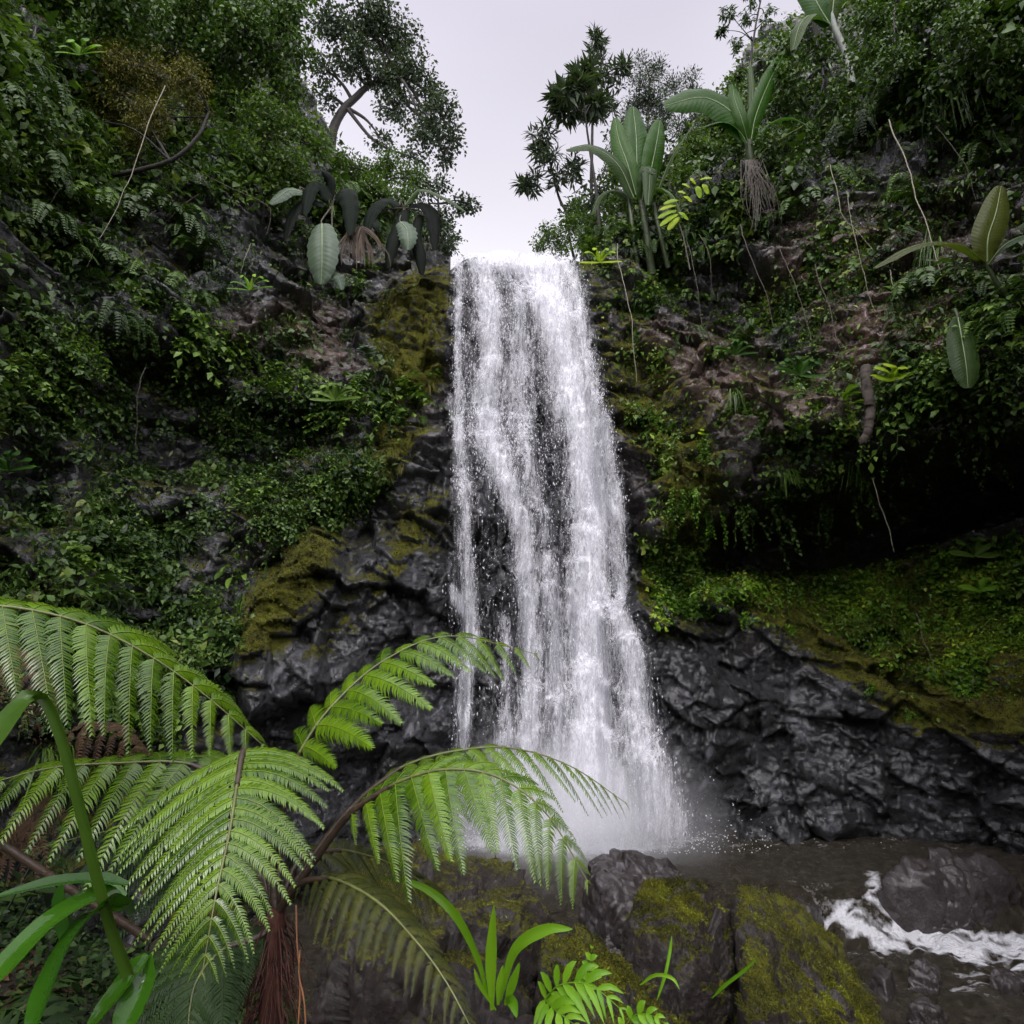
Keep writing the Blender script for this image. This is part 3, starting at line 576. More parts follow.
# ---------------------------------------------------------------- vegetation kits
def rvec(n, r=rng): return nrmz(r.normal(0, 1, (n, 3)))
def sprig(Gm, P, nl, ln, wd, r, var0=.3):
    C_ = catmull(P, nl+2); T = nrmz(np.gradient(C_, axis=0)); i = np.arange(1, nl+2); b = C_[i]; t = T[i]
    sd = np.where(i % 2 == 0, 1, -1)[:, None]; side = nrmz(np.cross(t, np.array([0, 0, 1.0])+.2*r.normal(0, 1, (len(i), 3))))
    d = side*sd*(.9+.3*r.random((len(i), 1)))+t*.6+np.array([0, 0, -.25])+.25*r.normal(0, 1, (len(i), 3))
    n = np.array([.35, 0, 1.0])+.35*r.normal(0, 1, (len(i), 3)); l = ln*(.7+.5*r.random(len(i)))
    leaves(Gm, b, d, n, l, l*wd, np.clip(var0+.25*r.normal(0, 1, len(i))+.15, 0, .92)); V, Fc = tube(C_, np.linspace(.008, .003, len(C_)), 3); Gm.add(V, Fc, .1)
# kits grow from a wall at the origin: out = +x, up = +z, about 1 m
def kit_shrub(seed, ns=16, nl=11, ln=.16, wd=.28, hang=.3):
    r = np.random.default_rng(seed); Gm = Geo()
    for k in range(ns):
        a = r.normal(0, .8); e = r.uniform(-.5, 1.1); L_ = r.uniform(.45, .95); d = np.array([math.cos(a)*math.cos(e), math.sin(a), math.sin(e)])
        o_ = np.array([0, r.normal(0, .12), r.normal(0, .1)]); sprig(Gm, [o_, o_+d*L_*.5+[0, 0, .08], o_+d*L_+[.05, 0, -hang*L_]], nl, ln, wd, r, r.random()*.6)
    return Gm
def kit_fern(seed, nf=9, L=.9, nl=16, ln=.2):
    r = np.random.default_rng(seed); Gm = Geo()
    for k in range(nf):
        a = (k/(nf-1)-.5)*2.9+r.normal(0, .15); L_ = L*r.uniform(.6, 1.05); d = np.array([math.cos(a)*.8, math.sin(a)*.9, 0]); up = r.uniform(.1, .7)
        C_ = catmull([[0, 0, 0], d*L_*.4+[0, 0, up*L_*.5], d*L_*.8+[.03, 0, up*L_*.35], d*L_*1.02+[.05, 0, up*L_*.1-.35*L_]], 24); T = nrmz(np.gradient(C_, axis=0))
        i = np.repeat(np.linspace(3, 23, nl).astype(int), 2); q = np.tile([1, -1], nl)[:, None]; s = nrmz(np.cross(T[i], [0, 0, 1.0])); u = i/23
        l = ln*L_*np.sin(math.pi*np.clip(.15+.83*u, 0, 1))**.7; v0 = r.random()*.6
        leaves(Gm, C_[i], s*q+T[i]*.35+[0, 0, -.25], np.cross(s, T[i])*1.0+.1*r.normal(0, 1, (len(i), 3)), l, .22*ln*L_*.9*np.ones(len(i))*.8, np.clip(v0+.12*r.normal(0, 1, len(i)), 0, .9))
        V, Fc = tube(C_[::4], np.linspace(.008, .003, len(C_[::4])), 3); Gm.add(V, Fc, .6)
    return Gm
def ribbons(Gm, P0, D, up, L, W, r, droop=1.0, n=7):
    """many arching blades"""
    m = len(P0); u = np.linspace(0, 1, n)[None, :, None]; C_ = P0[:, None]+D[:, None]*L[:, None, None]*u+up[:, None, None]*np.array([0, 0, 1.0])*L[:, None, None]*u*(1-u)*2-np.array([0, 0, droop])*L[:, None, None]*u**2.2
    T = nrmz(np.gradient(C_, axis=1)); S = nrmz(np.cross(T, np.array([0, 0, 1.0]))); w_ = W[:, None, None]*np.array([.5, .9, 1, .95, .8, .5, .04])[None, :, None]
    V = np.stack([C_-S*w_, C_+S*w_], 2).reshape(-1, 3); f = np.array([(2*i, 2*i+1, 2*i+3, 2*i+2) for i in range(n-1)]); Gm.add(V, (np.arange(m)[:, None, None]*2*n+f).reshape(-1, 4), np.repeat(r.random(m)*.9, 2*n))
def kit_grass(seed, nb=55, L=.8, W=.010, droop=.9):
    r = np.random.default_rng(seed); Gm = Geo(); a = r.normal(0, .9, nb); D = np.stack([np.cos(a)*.6, np.sin(a)*.6, r.uniform(0, .3, nb)], 1)
    ribbons(Gm, r.normal(0, .05, (nb, 3)), D, r.uniform(.1, .9, nb), L*r.uniform(.5, 1.1, nb), W*r.uniform(.6, 1.4, nb), r, droop); return Gm
def kit_broad(seed, nl=9, ln=.42, wd=.3):
    r = np.random.default_rng(seed); Gm = Geo()
    for k in range(nl):
        a = r.normal(0, .9); e = r.uniform(.0, 1.2); d = np.array([math.cos(a)*math.cos(e), math.sin(a)*math.cos(e), math.sin(e)]); L_ = r.uniform(.25, .6); p1 = d*L_
        V, Fc = tube(catmull([[0, 0, 0], p1*.5+[0, 0, .05], p1], 6), np.linspace(.012, .006, 6), 4); Gm.add(V, Fc, .5)
        l = ln*r.uniform(.6, 1.1); dd = nrmz(d*.7+np.array([.1, 0, -.5])); nn = nrmz(np.array([.4, 0, 1])+.3*r.normal(0, 1, 3))
        blade(Gm, [p1, p1+dd*l*.35+[0, 0, .03], p1+dd*l*.7, p1+dd*l+[0, 0, -.12*l]], wd*l*.62, 9, .3, hint=nn, var=r.random()*.9, wprof=lambda u: np.sin(math.pi*np.clip(.06+.94*u, 0, 1))**.75)
    return Gm
def blade(Gm, P, wd, n=26, fold=.35, hint=(0, -1, .3), var=None, tipw=.0, wprof=None, twist=0.0):
    C_ = catmull(P, n); T = nrmz(np.gradient(C_, axis=0)); H = np.array(hint, float)
    Nn = nrmz(H-T*(T@H)[:, None]); S = np.cross(T, Nn)
    u = np.linspace(0, 1, n); wp = (wprof(u) if wprof else np.minimum(1, .35+u*3)*np.clip((1-u)*3.2, 0, 1)**.7)*wd+tipw
    wp = wp[:, None]
    V = np.stack([C_-S*wp+Nn*wp*fold, C_-S*wp*.5+Nn*wp*fold*.42, C_, C_+S*wp*.5+Nn*wp*fold*.42, C_+S*wp+Nn*wp*fold], 1).reshape(-1, 3)
    Gm.add(V, grid_faces(n, 5), rng.random()*.8 if var is None else var)
def kit_vine(seed, nv=7, L=1.2, ln=.1):
    r = np.random.default_rng(seed); Gm = Geo()
    for k in range(nv):
        o_ = np.array([0, r.normal(0, .3), r.normal(0, .05)]); l = L*r.uniform(.4, 1.1); x = r.uniform(.1, .35)
        sprig(Gm, [o_, o_+[x, r.normal(0, .05), -.2*l], o_+[x*.9, r.normal(0, .1), -.6*l], o_+[x*.8, r.normal(0, .12), -l]], int(14*l/.9)+4, ln, .33, r, r.random()*.5)
    return Gm
KITS = {'shrub': [kit_shrub(s) for s in range(4)], 'small': [kit_shrub(s, 22, 12, .10, .34, .35) for s in range(10, 13)], 'fern': [kit_fern(s) for s in range(20, 24)],
        'grass': [kit_grass(s) for s in range(30, 32)], 'broad': [kit_broad(s) for s in range(40, 43)], 'vine': [kit_vine(s) for s in range(50, 53)], 'feathery': [kit_fern(s, 12, 1.0, 26, .13) for s in range(60, 62)]}
KMESH = {}
def kit_mesh(kind, i, mat):
    k = (kind, i, mat.name)
    if k not in KMESH:
        G_ = KITS[kind][i]; KMESH[k] = G_.mesh(kind, mat)
    return KMESH[k]
ORD = ['leftmost', 'second from left', 'third from left', 'fourth from left', 'fifth from left', 'sixth from left', 'seventh from left', 'eighth from left', 'ninth from left', 'tenth from left', 'eleventh from left', 'twelfth from left', 'thirteenth from left', 'fourteenth from left']
def sample_cliff(poly, n, soft=4, weight=None, gap=0.0, r=rng):
    wgt = polymask(CPX, CPY, poly, soft)*VIS
    if weight is not None: wgt = wgt*weight
    if wgt.sum() == 0: return np.zeros(0, int)
    # equal chance per photo area rather than per vertex
    idx = r.choice(len(wgt), size=n*(12 if gap else 1), p=wgt/wgt.sum())
    if not gap: return idx
    keep = []
    for i in idx:
        if all((CPX[i]-CPX[j])**2+(CPY[i]-CPY[j])**2 > gap*gap for j in keep): keep.append(i)
        if len(keep) >= n: break
    return np.array(keep, int)
dist = np.linalg.norm(CLV-[0, 0, CAMZ], axis=1); area = np.linalg.norm(np.cross(dv, du).reshape(-1, 3), axis=1)
facing = np.clip(-(CN*(CLV-[0, 0, CAMZ])).sum(1)/dist, 0.03, 1)
VIS = facing*area/dist**2*~cut
def zone(name, cat, look, place, poly, n, kinds, mat, size, gap=None, group=None):
    """countable plants rooted on the cliff: things, copies sharing mesh data"""
    P = np.array(poly); A = .5*abs(np.dot(P[:, 0], np.roll(P[:, 1], 1))-np.dot(P[:, 1], np.roll(P[:, 0], 1)))
    idx = sample_cliff(poly, n, gap=gap or .62*math.sqrt(A/n)); idx = idx[np.argsort(CPX[idx])]
    for k, i in enumerate(idx):
        kd = kinds[k % len(kinds)]; me_ = kit_mesh(kd, int(rng.integers(len(KITS[kd]))), mat[k % len(mat)] if isinstance(mat, list) else mat)
        o = link(name, me_, label=(f'{look} {place}, {ORD[k]}' if n > 1 else f'{look} {place}'), cat=cat, group=group or (f'{name.replace("_", " ")}s {place}' if n > 1 else None))
        nh = CN[i]; o.location = CLV[i]-.03*CN[i]; az = math.atan2(nh[1], nh[0])
        if abs(nh[0])+abs(nh[1]) < .2: az = -math.pi/2
        s = 1.2*(size[0]+(size[1]-size[0])*rng.random()); o.scale = (s, s*rng.uniform(.85, 1.15), s); o.rotation_euler = (rng.normal()*.15, rng.normal()*.15, az+rng.normal()*.3)
def cover(name, label, poly, n, ln, mat, thick=.12, soft=12, wd=.36, outw=.4, clump=1.1, seed=0, thr=(-.15, .25)):
    """uncountable small leaves matting the rock"""
    cl = smooth(thr[0], thr[1], fbm(CLV, clump, 4, 300+seed)); idx = sample_cliff(poly, n, soft, cl+.04)
    p = CLV[idx]+CN[idx]*(rng.random((n, 1))*thick-.02)+rng.normal(0, .025, (n, 3)); nn = CN[idx]*outw+np.array([0, -.25, .9])+.35*rng.normal(0, 1, (n, 3))
    d = CN[idx]*.5*np.array([1, 1, .3])+rng.normal(0, .8, (n, 3))+np.array([0, 0, -.35]); l = ln*(.45+1.7*rng.random(n)**3); Gm = Geo()
    wd = np.where(fbm(p, 1.3, 2, 320+seed) > .12, wd*.45, wd*(.7+.6*rng.random(n))); v = np.clip(.42+.9*fbm(p, 1.6, 3, 310+seed)+.22*rng.normal(0, 1, n), 0, 1); leaves(Gm, p, d, nn, l, l*wd, v)
    link(name, Gm.mesh(name, mat), kind='stuff', label=label)
# ---------------------------------------------------------------- plants of the cliff
if 'veg' not in SKIP:
    LFT = [(-60, 200), (100, 180), (200, 190), (300, 260), (330, 330), (420, 420), (400, 470), (330, 540), (245, 600), (230, 700), (150, 720), (-60, 720)]
    cover('undergrowth', 'dense small-leaved creepers matting the shaded slope left of the waterfall', [(-60, 440), (90, 470), (300, 470), (380, 430), (390, 480), (330, 530), (250, 590), (225, 700), (120, 740), (-60, 740)], 42000, .075, M_LDARK, .25, seed=1)
    cover('undergrowth', 'sparse creepers and leaves hanging on the left cliff below the trees', [(-60, 60), (100, 30), (240, 150), (330, 240), (380, 330), (400, 420), (250, 400), (100, 350), (90, 460), (-60, 460)], 26000, .085, M_LDARK, .22, seed=2)
    cover('undergrowth', 'bright green creeper carpeting the slope under the right overhang', [(650, 560), (760, 575), (860, 570), (1100, 520), (1100, 700), (980, 690), (900, 670), (820, 620), (740, 600), (660, 620)], 40000, .062, M_LCOVER, .10, seed=3, thr=(-.5, 0))
    cover('undergrowth', 'leafy creepers over the broken rocks right of the waterfall', [(590, 250), (700, 240), (800, 300), (960, 330), (1100, 300), (1100, 430), (900, 450), (830, 490), (700, 520), (700, 600), (640, 590), (660, 470), (600, 380)], 20000, .075, M_LMID, .16, seed=4, thr=(.0, .35))
    cover('undergrowth', 'dark leaves and ferny growth covering the top of the right cliff', [(590, 250), (640, 180), (720, 90), (800, -20), (1100, -100), (1100, 130), (900, 140), (800, 170), (740, 250)], 34000, .12, M_LDARK, .4, seed=5, thr=(-.5, 0))
    cover('undergrowth', 'mixed leaves covering the hillside above the left cliff', [(-60, 200), (-60, -100), (260, -100), (300, 50), (340, 150), (400, 200), (455, 245), (400, 250), (300, 210), (200, 190), (100, 190)], 36000, .13, M_LHAZY, .45, seed=6, thr=(-.5, 0))
    cover('undergrowth', 'thin scatter of leaves on the shaded right cliff face below its leafy rim', [(740, 130), (1100, 100), (1100, 420), (900, 430), (780, 330)], 20000, .085, M_LDARK, .22, seed=7, thr=(-.1, .25))
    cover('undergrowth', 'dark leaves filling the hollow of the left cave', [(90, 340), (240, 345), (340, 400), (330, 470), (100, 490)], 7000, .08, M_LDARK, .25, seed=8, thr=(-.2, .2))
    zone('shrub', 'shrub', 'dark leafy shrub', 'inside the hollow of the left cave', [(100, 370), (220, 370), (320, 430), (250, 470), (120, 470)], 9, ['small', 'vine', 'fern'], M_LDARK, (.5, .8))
    zone('hanging_vine', 'vine', 'dark leafy vine', 'trailing over the mouth of the right cave', [(720, 500), (860, 455), (1030, 425), (1030, 455), (870, 490), (730, 535)], 12, ['vine', 'vine', 'grass'], [M_LMID, M_LDARK], (.5, .9))
    zone('shrub', 'shrub', 'dark shrub', 'among the large dark leaves beside the lip', [(265, 190), (450, 205), (450, 255), (380, 250), (280, 235)], 10, ['small', 'shrub', 'fern'], [M_LDARK, M_LHAZY], (.45, .75))
    zone('fern_clump', 'fern', 'dark trailing fern clump', 'on the ledge above the right cliff hollow', [(790, 120), (1040, 110), (1040, 200), (820, 200)], 12, ['vine', 'feathery', 'vine', 'grass'], [M_LDARK, M_LMID], (.7, 1.1))
    wt = np.clip(moss-.40, 0, 1)*VIS; n = 90000; ii = rng.choice(len(CLV), n, p=wt/wt.sum()); p = CLV[ii]+rng.normal(0, .02, (n, 3)); mg = Geo(); l = .022+.04*rng.random(n)**2
    leaves(mg, p, CN[ii]*.8+rng.normal(0, .55, (n, 3))+[0, 0, -.35], rng.normal(0, 1, (n, 3)), l, l*.16, np.clip(.4+.9*fbm(p, 2.5, 3, 8)+.25*rng.normal(0, 1, n), 0, 1)); link('moss', mg.mesh('moss', M_MOSSTUFT), kind='stuff', label='yellow-green moss hanging on the ledges beside the waterfall')
    zone('shrub', 'shrub', 'leafy green shrub', 'hanging over the lip of the left cave', [(170, 330), (240, 350), (330, 370), (420, 400), (400, 450), (300, 410), (230, 390), (160, 365)], 14, ['small', 'shrub', 'vine'], [M_LMID, M_LMID, M_LDARK], (.5, .95))
    zone('shrub', 'shrub', 'pale-leaved shrub', 'at mid height beside the left picture edge', [(0, 330), (80, 340), (110, 400), (80, 430), (0, 450)], 9, ['small', 'shrub'], [M_LMID, M_LDARK], (.45, .75))
    zone('shrub', 'shrub', 'dark bushy shrub', 'between the left cave and the tree fern', [(0, 480), (100, 500), (220, 480), (330, 470), (300, 540), (235, 600), (200, 640), (60, 610), (0, 600)], 14, ['small', 'shrub', 'broad', 'small'], [M_LDARK, M_LMID, M_LDARK], (.45, .85))
    zone('shrub', 'shrub', 'small-leaved shrub', 'on the rib beside the left mossy rocks', [(320, 470), (370, 480), (395, 510), (390, 560), (330, 530), (270, 530), (250, 560), (240, 500)], 10, ['small'], [M_LMID, M_LDARK], (.45, .7))
    zone('fern_clump', 'fern', 'drooping fern clump', 'high on the left cliff above the cave', [(60, 200), (190, 210), (230, 290), (200, 330), (100, 330), (40, 300)], 13, ['fern', 'feathery', 'fern'], [M_LDARK, M_LMID], (.5, 1.0))
    zone('fern_clump', 'fern', 'drooping fern clump', 'at the left edge above mid height', [(-10, 60), (60, 100), (60, 330), (-10, 330)], 10, ['fern', 'vine', 'feathery'], M_LDARK, (.5, .95))
    zone('shrub', 'shrub', 'light green shrub', 'on the rocks just left of the waterfall lip', [(350, 235), (440, 250), (420, 300), (380, 330), (340, 290)], 6, ['small', 'vine'], M_LMID, (.35, .6))
    zone('fern_clump', 'fern', 'spiky green fern clump', 'along the edge under the big grey-green tree', [(290, 180), (440, 205), (440, 240), (330, 215), (280, 205)], 9, ['feathery', 'grass'], [M_LMID, M_LBRIGHT], (.7, 1.2))
    zone('shrub', 'shrub', 'green shrub', 'on the broken rocks right of the waterfall', [(640, 400), (720, 440), (720, 520), (690, 560), (650, 560), (680, 470), (640, 440)], 12, ['small', 'vine'], [M_LMID, M_LBRIGHT], (.3, .55))
    zone('shrub', 'shrub', 'broad-leaved shrub', 'on the rock edge above the right cave', [(740, 330), (860, 350), (960, 360), (1020, 380), (1000, 430), (860, 440), (800, 420), (740, 380)], 14, ['shrub', 'broad', 'vine', 'small'], [M_LMID, M_LDARK, M_LMID], (.45, .85))
    zone('shrub', 'shrub', 'leafy shrub', 'at the right edge above the cave', [(930, 270), (1040, 280), (1040, 380), (960, 350)], 10, ['shrub', 'broad', 'feathery'], [M_LMID, M_LDARK], (.5, .85))
    zone('fern_clump', 'fern', 'fern clump', 'on the brown rock right of the lip', [(600, 270), (720, 250), (770, 330), (740, 400), (620, 330)], 12, ['fern', 'grass', 'small', 'feathery'], [M_LMID, M_LDARK], (.35, .7))
    zone('fern_clump', 'fern', 'hanging fern clump', 'in the shaded middle of the right cliff', [(780, 170), (900, 190), (960, 260), (900, 330), (800, 300), (760, 230)], 12, ['feathery', 'vine', 'fern', 'grass'], M_LDARK, (.5, .95))
    zone('fern_clump', 'fern', 'bright hanging fern clump', 'along the leafy rim of the right cliff', [(780, 90), (900, 70), (1040, 60), (1040, 130), (900, 140), (800, 150)], 14, ['feathery', 'vine', 'grass', 'fern'], [M_LMID, M_LDARK, M_LMID], (.8, 1.4))
    zone('fern_clump', 'fern', 'lush fern clump', 'along the very top of the right cliff', [(850, -10), (1040, -20), (1040, 60), (880, 70)], 12, ['feathery', 'vine', 'broad', 'shrub'], [M_LMID, M_LDARK], (.9, 1.5))
    zone('shrub', 'shrub', 'light green shrub', 'on the bank right behind the waterfall lip', [(585, 245), (680, 215), (720, 235), (640, 270), (590, 270)], 9, ['small', 'feathery'], [M_LMID, M_LHAZY], (.6, .9))
    zone('shrub', 'shrub', 'low leafy shrub', 'on the green slope under the right overhang', [(880, 560), (1030, 530), (1030, 640), (960, 640)], 9, ['broad', 'small', 'shrub'], [M_LMID, M_LCOVER], (.35, .65))
    zone('shrub', 'shrub', 'small yellow-green sprig', 'along the mossy edge above the wet rock face', [(660, 580), (760, 600), (900, 680), (1000, 700), (1000, 730), (900, 720), (760, 640), (660, 610)], 12, ['small', 'broad'], [M_LBRIGHT, M_LMID], (.18, .32))
    zone('grass_tuft', 'grass', 'thin grass tuft', 'on the mossy rocks left of the waterfall', [(250, 560), (400, 470), (440, 380), (400, 380), (330, 500), (240, 600)], 10, ['grass'], [M_LMID, M_LOLIVE], (.3, .5))
    zone('shrub', 'shrub', 'tangled dark shrub', 'low on the left slope behind fern fronds', [(0, 600), (210, 620), (240, 720), (160, 800), (0, 800)], 14, ['small', 'fern', 'grass', 'shrub'], [M_LDARK, M_LDARK, M_LMID], (.45, .85))
# ---------------------------------------------------------------- trees
def tree(name, trunk, blobs, label, mat=M_LGREY, leaf=.13, dens=1.0, tr=.14, bark=M_BARK, wd=.33, whorl=False, cat='tree', seed=0, limbs=True, droop=.2, shape=.9):
    r = np.random.default_rng(500+seed); tp = np.array([at(*q) for q in trunk]); root = tp[0].copy()
    e = thing(name, root, label, cat); C_ = catmull(tp, 40); TG = Geo(); V, Fc = tube(C_, np.linspace(tr, tr*.45, 40), 9); V = V+.12*tr*fbm(V, 6, 3, 1)[:, None]; TG.add(V, Fc, .5)
    CG = Geo()
    for (px, py, Y, rp) in blobs:
        c = at(px, py, Y); R_ = rp*Y/F/CP; k0 = int(r.uniform(.45, 1)*39); st = C_[k0]
        dd = np.linalg.norm(C_-c, axis=1)+1.2*np.maximum(0, .45-np.linspace(0, 1, 40))*3; st = C_[int(np.argmin(dd))]
        bend = (st+c)/2+np.array([0, 0, .12*np.linalg.norm(c-st)])+.08*np.linalg.norm(c-st)*r.normal(0, 1, 3)
        lb = catmull([st, bend, c], 12); V, Fc = tube(lb, np.linspace(tr*.38, tr*.12, 12), 6); TG.add(V, Fc, .5)
        nc = max(14, int(95*dens*(R_/leaf/6)**2)); q = rvec(nc, r)*(r.random((nc, 1))**.45)*R_*np.array([1, 1, shape]); q *= (1+.35*fbm(q/R_*2+px, 1, 2, 3))[:, None]
        cc = c+q
        for j in range(0, nc, 3):
            s_ = lb[int(r.integers(7, 12))]; V, Fc = tube(np.array([s_, (s_+cc[j])/2+.1*R_*r.normal(0, 1, 3)*.5, cc[j]]), [tr*.09, tr*.07, tr*.03], 3); TG.add(V, Fc, .5)
        nl = 9 if whorl else 16; cv = .25+.5*r.random(nc); b = np.repeat(cc, nl, 0)
        if whorl:
            ax = nrmz(nrmz(q)*.5+np.array([0, 0, .8])); A = np.repeat(ax, nl, 0); d = nrmz(rvec(len(b), r)+A*.35); p = b+d*leaf*.1
            leaves(CG, p, d+[0, 0, -droop], A+.3*r.normal(0, 1, (len(b), 3)), leaf*r.uniform(.7, 1.15, len(b)), leaf*wd*.42, np.clip(np.repeat(cv, nl)+.15*r.normal(0, 1, len(b)), 0, 1))
        else:
            off = rvec(len(b), r)*(r.random((len(b), 1))**.5)*leaf*2.0; p = b+off; d = off+.5*leaf*r.normal(0, 1, (len(b), 3))+[0, 0, -droop*leaf]
            l = leaf*r.uniform(.6, 1.15, len(b)); leaves(CG, p, d, np.array([0, -.3, 1.0])+.7*r.normal(0, 1, (len(b), 3)), l, l*wd, np.clip(np.repeat(cv, nl)+.18*r.normal(0, 1, len(b)), 0, 1))
    child('trunk', TG.mesh('trunk', bark), e); child('crown', CG.mesh('crown', mat), e)
def thing(name, loc, label, cat, group=None):
    o = bpy.data.objects.new(name, None); COL.objects.link(o); o.location = loc; o['label'] = label; o['category'] = cat
    if group: o['group'] = group
    return o
def child(name, me, par, label=None):
    o = link(name, me, parent=par, label=label); o.matrix_parent_inverse = Matrix.Translation(-par.location); return o
if 'trees' not in SKIP:
    def bl(Y, *t): return [(a, b, Y+random.uniform(-.6, .6), c) for a, b, c in t]
    tree('broadleaf_tree', [(330, 175, 18), (332, 135, 18), (342, 112, 18), (355, 98, 18), (370, 85, 18), (395, 75, 18)], bl(18, (335, 30, 26), (365, 28, 30), (395, 42, 30), (378, 12, 20), (410, 75, 26), (385, 78, 22), (438, 112, 22), (450, 138, 15), (425, 132, 20), (397, 112, 20), (358, 58, 22), (322, 66, 16), (382, 140, 12), (446, 160, 9), (415, 158, 13), (326, 95, 11), (345, 68, 14), (430, 95, 16)),
         'large grey-green tree with a forked trunk spreading over the left of the waterfall', M_LGREY, .14, 1.0, .17, seed=1)
    tree('bushy_tree', [(400, 235, 16.5), (395, 210, 16.5), (385, 185, 16.5)], bl(16.5, (360, 172, 18), (388, 168, 20), (412, 180, 18), (375, 190, 20), (350, 190, 16), (405, 200, 18), (340, 165, 14)), 'rounded dark green bushy tree on the cliff edge below the large grey-green tree', M_LHAZY, .10, 1.1, .09, seed=2)
    tree('bushy_tree', [(445, 250, 15.5), (440, 225, 15.5), (438, 200, 15.5)], bl(15.5, (425, 190, 14), (435, 215, 16), (420, 215, 14), (448, 232, 12), (458, 205, 8), (469, 206, 6), (440, 185, 8), (446, 246, 8)), 'loose grey-leaved small tree nearest the left side of the waterfall lip', M_LGREY, .11, .8, .06, seed=3)
    tree('leafy_tree', [(265, 220, 13.5), (262, 170, 13.6), (268, 120, 13.6), (275, 80, 13.6)], bl(13.5, (265, 120, 30), (245, 160, 28), (290, 165, 22), (300, 130, 16), (240, 95, 28), (285, 85, 22), (225, 140, 20), (305, 185, 14), (270, 190, 20), (318, 150, 12)), 'fresh green tree standing between the dark canopy and the large grey-green tree', M_LHAZY, .11, 1.1, .11, seed=4)
    tree('canopy_tree', [(235, 180, 14.2), (232, 120, 14), (235, 50, 13.6), (240, 0, 13.3)], bl(12.8, (185, 20, 45), (245, 30, 40), (285, 15, 30), (300, 45, 18), (215, 60, 32), (270, 60, 20), (225, -20, 40), (295, -15, 24)), 'tall dark canopy tree at the top, right of the olive mossy tree', M_LDARK, .13, 1.2, .16, seed=5)
    tree('canopy_tree', [(60, 220, 10.5), (70, 130, 10.5), (85, 40, 10.8), (90, -20, 11)], bl(10.8, (120, 10, 45), (65, 15, 45), (20, 25, 40), (90, 50, 30), (30, 65, 30), (60, -30, 45), (5, -20, 40), (135, -25, 40)), 'dark canopy tree filling the top left corner', M_LDARK, .11, 1.2, .14, seed=6)
    tree('mossy_tree', [(105, 176, 10.6), (140, 170, 10.4), (175, 158, 10.3), (198, 136, 10.3), (209, 112, 10.4)], bl(10.3, (115, 65, 26), (150, 75, 32), (188, 78, 24), (105, 100, 24), (150, 115, 26), (195, 105, 16), (75, 85, 20), (130, 140, 16), (70, 120, 18)), 'olive-brown mossy tree on a dark leaning branch at the upper left', M_LOLIVE, .07, 1.3, .05, seed=7, wd=.18, droop=.9)
    tree('small_tree', [(-30, 260, 8.3), (0, 200, 8.3), (15, 140, 8.4), (25, 100, 8.5)], bl(8.4, (15, 100, 26), (40, 125, 20), (5, 150, 22), (35, 160, 18), (-10, 190, 24), (25, 215, 16)), 'small dark-leaved tree leaning in from the left edge below the canopy', M_LDARK, .09, .9, .05, seed=8)
    tree('whorled_tree', [(600, 245, 17), (592, 200, 17), (592, 150, 17), (594, 100, 17), (603, 60, 17)], bl(17, (600, 55, 16), (590, 75, 18), (612, 80, 16), (605, 105, 14), (622, 68, 10), (585, 115, 8), (598, 38, 7)), 'tall thin tree with whorled dark leaves against the sky right of the lip', M_LGREY, .34, 1.1, .06, seed=9, whorl=True, wd=.22)
    tree('whorled_tree', [(590, 248, 16), (575, 225, 16), (560, 200, 16), (552, 170, 16), (545, 145, 16)], bl(16, (542, 135, 12), (550, 158, 12), (532, 182, 10), (562, 178, 12), (575, 165, 12), (540, 150, 8), (524, 185, 5)), 'low leaning tree with whorled dark leaves closest to the waterfall lip', M_LGREY, .32, 1.3, .05, seed=10, whorl=True, wd=.22)
    tree('feathery_tree', [(650, 240, 18), (648, 180, 18), (648, 120, 18), (650, 80, 18)], bl(18, (640, 80, 12), (655, 70, 12), (650, 100, 18), (672, 88, 12), (635, 110, 14), (665, 115, 16), (640, 60, 6), (628, 125, 10)), 'feathery grey tree behind the upright banana plant', M_LGREY, .12, 2.2, .06, seed=11, wd=.14, droop=-.5)
    tree('feathery_tree', [(705, 200, 18), (700, 140, 18), (695, 100, 18), (692, 80, 18)], bl(18, (690, 78, 8), (694, 95, 10), (700, 115, 14), (685, 130, 16), (715, 130, 14)), 'small pointed feathery treetop between the banana leaves', M_LGREY, .12, 2.0, .05, seed=12, wd=.16, droop=-.4)
    tree('bushy_tree', [(575, 262, 15.5), (570, 240, 15.5), (568, 225, 15.5)], bl(15.5, (552, 235, 13), (570, 225, 14), (590, 222, 14), (540, 246, 9), (560, 247, 10), (585, 240, 12), (577, 205, 9)), 'light green bushy small tree at the right corner of the waterfall lip', M_LHAZY, .08, 1.1, .04, seed=13)
    tree('leafy_tree', [(670, 250, 15.5), (668, 210, 15.5), (672, 170, 15.5)], bl(15.5, (620, 205, 20), (645, 200, 20), (675, 190, 22), (690, 165, 22), (615, 175, 12), (700, 200, 20), (600, 225, 14)), 'dense green tree behind the banana stems right of the lip', M_LHAZY, .10, 1.0, .08, seed=14)
    tree('umbrella_tree', [(600, 235, 15), (596, 190, 15), (590, 150, 15), (585, 115, 15)], bl(15, (572, 92, 12), (585, 78, 9), (566, 110, 8), (592, 105, 8), (560, 98, 5)), 'dark umbrella-leaved tree reaching left against the sky beside the tall whorled tree', M_LGREY, .50, .9, .05, seed=23, whorl=True, wd=.26, droop=.3)
    tree('leafy_tree', [(612, 250, 16.5), (612, 200, 16.5), (615, 160, 16.5)], bl(16.5, (605, 195, 18), (625, 170, 20), (640, 150, 20), (618, 140, 14), (590, 205, 16), (575, 215, 12), (655, 135, 16)), 'dark leafy tree filling the skyline behind the upright banana leaves', M_LGREY, .13, 1.2, .07, seed=21)
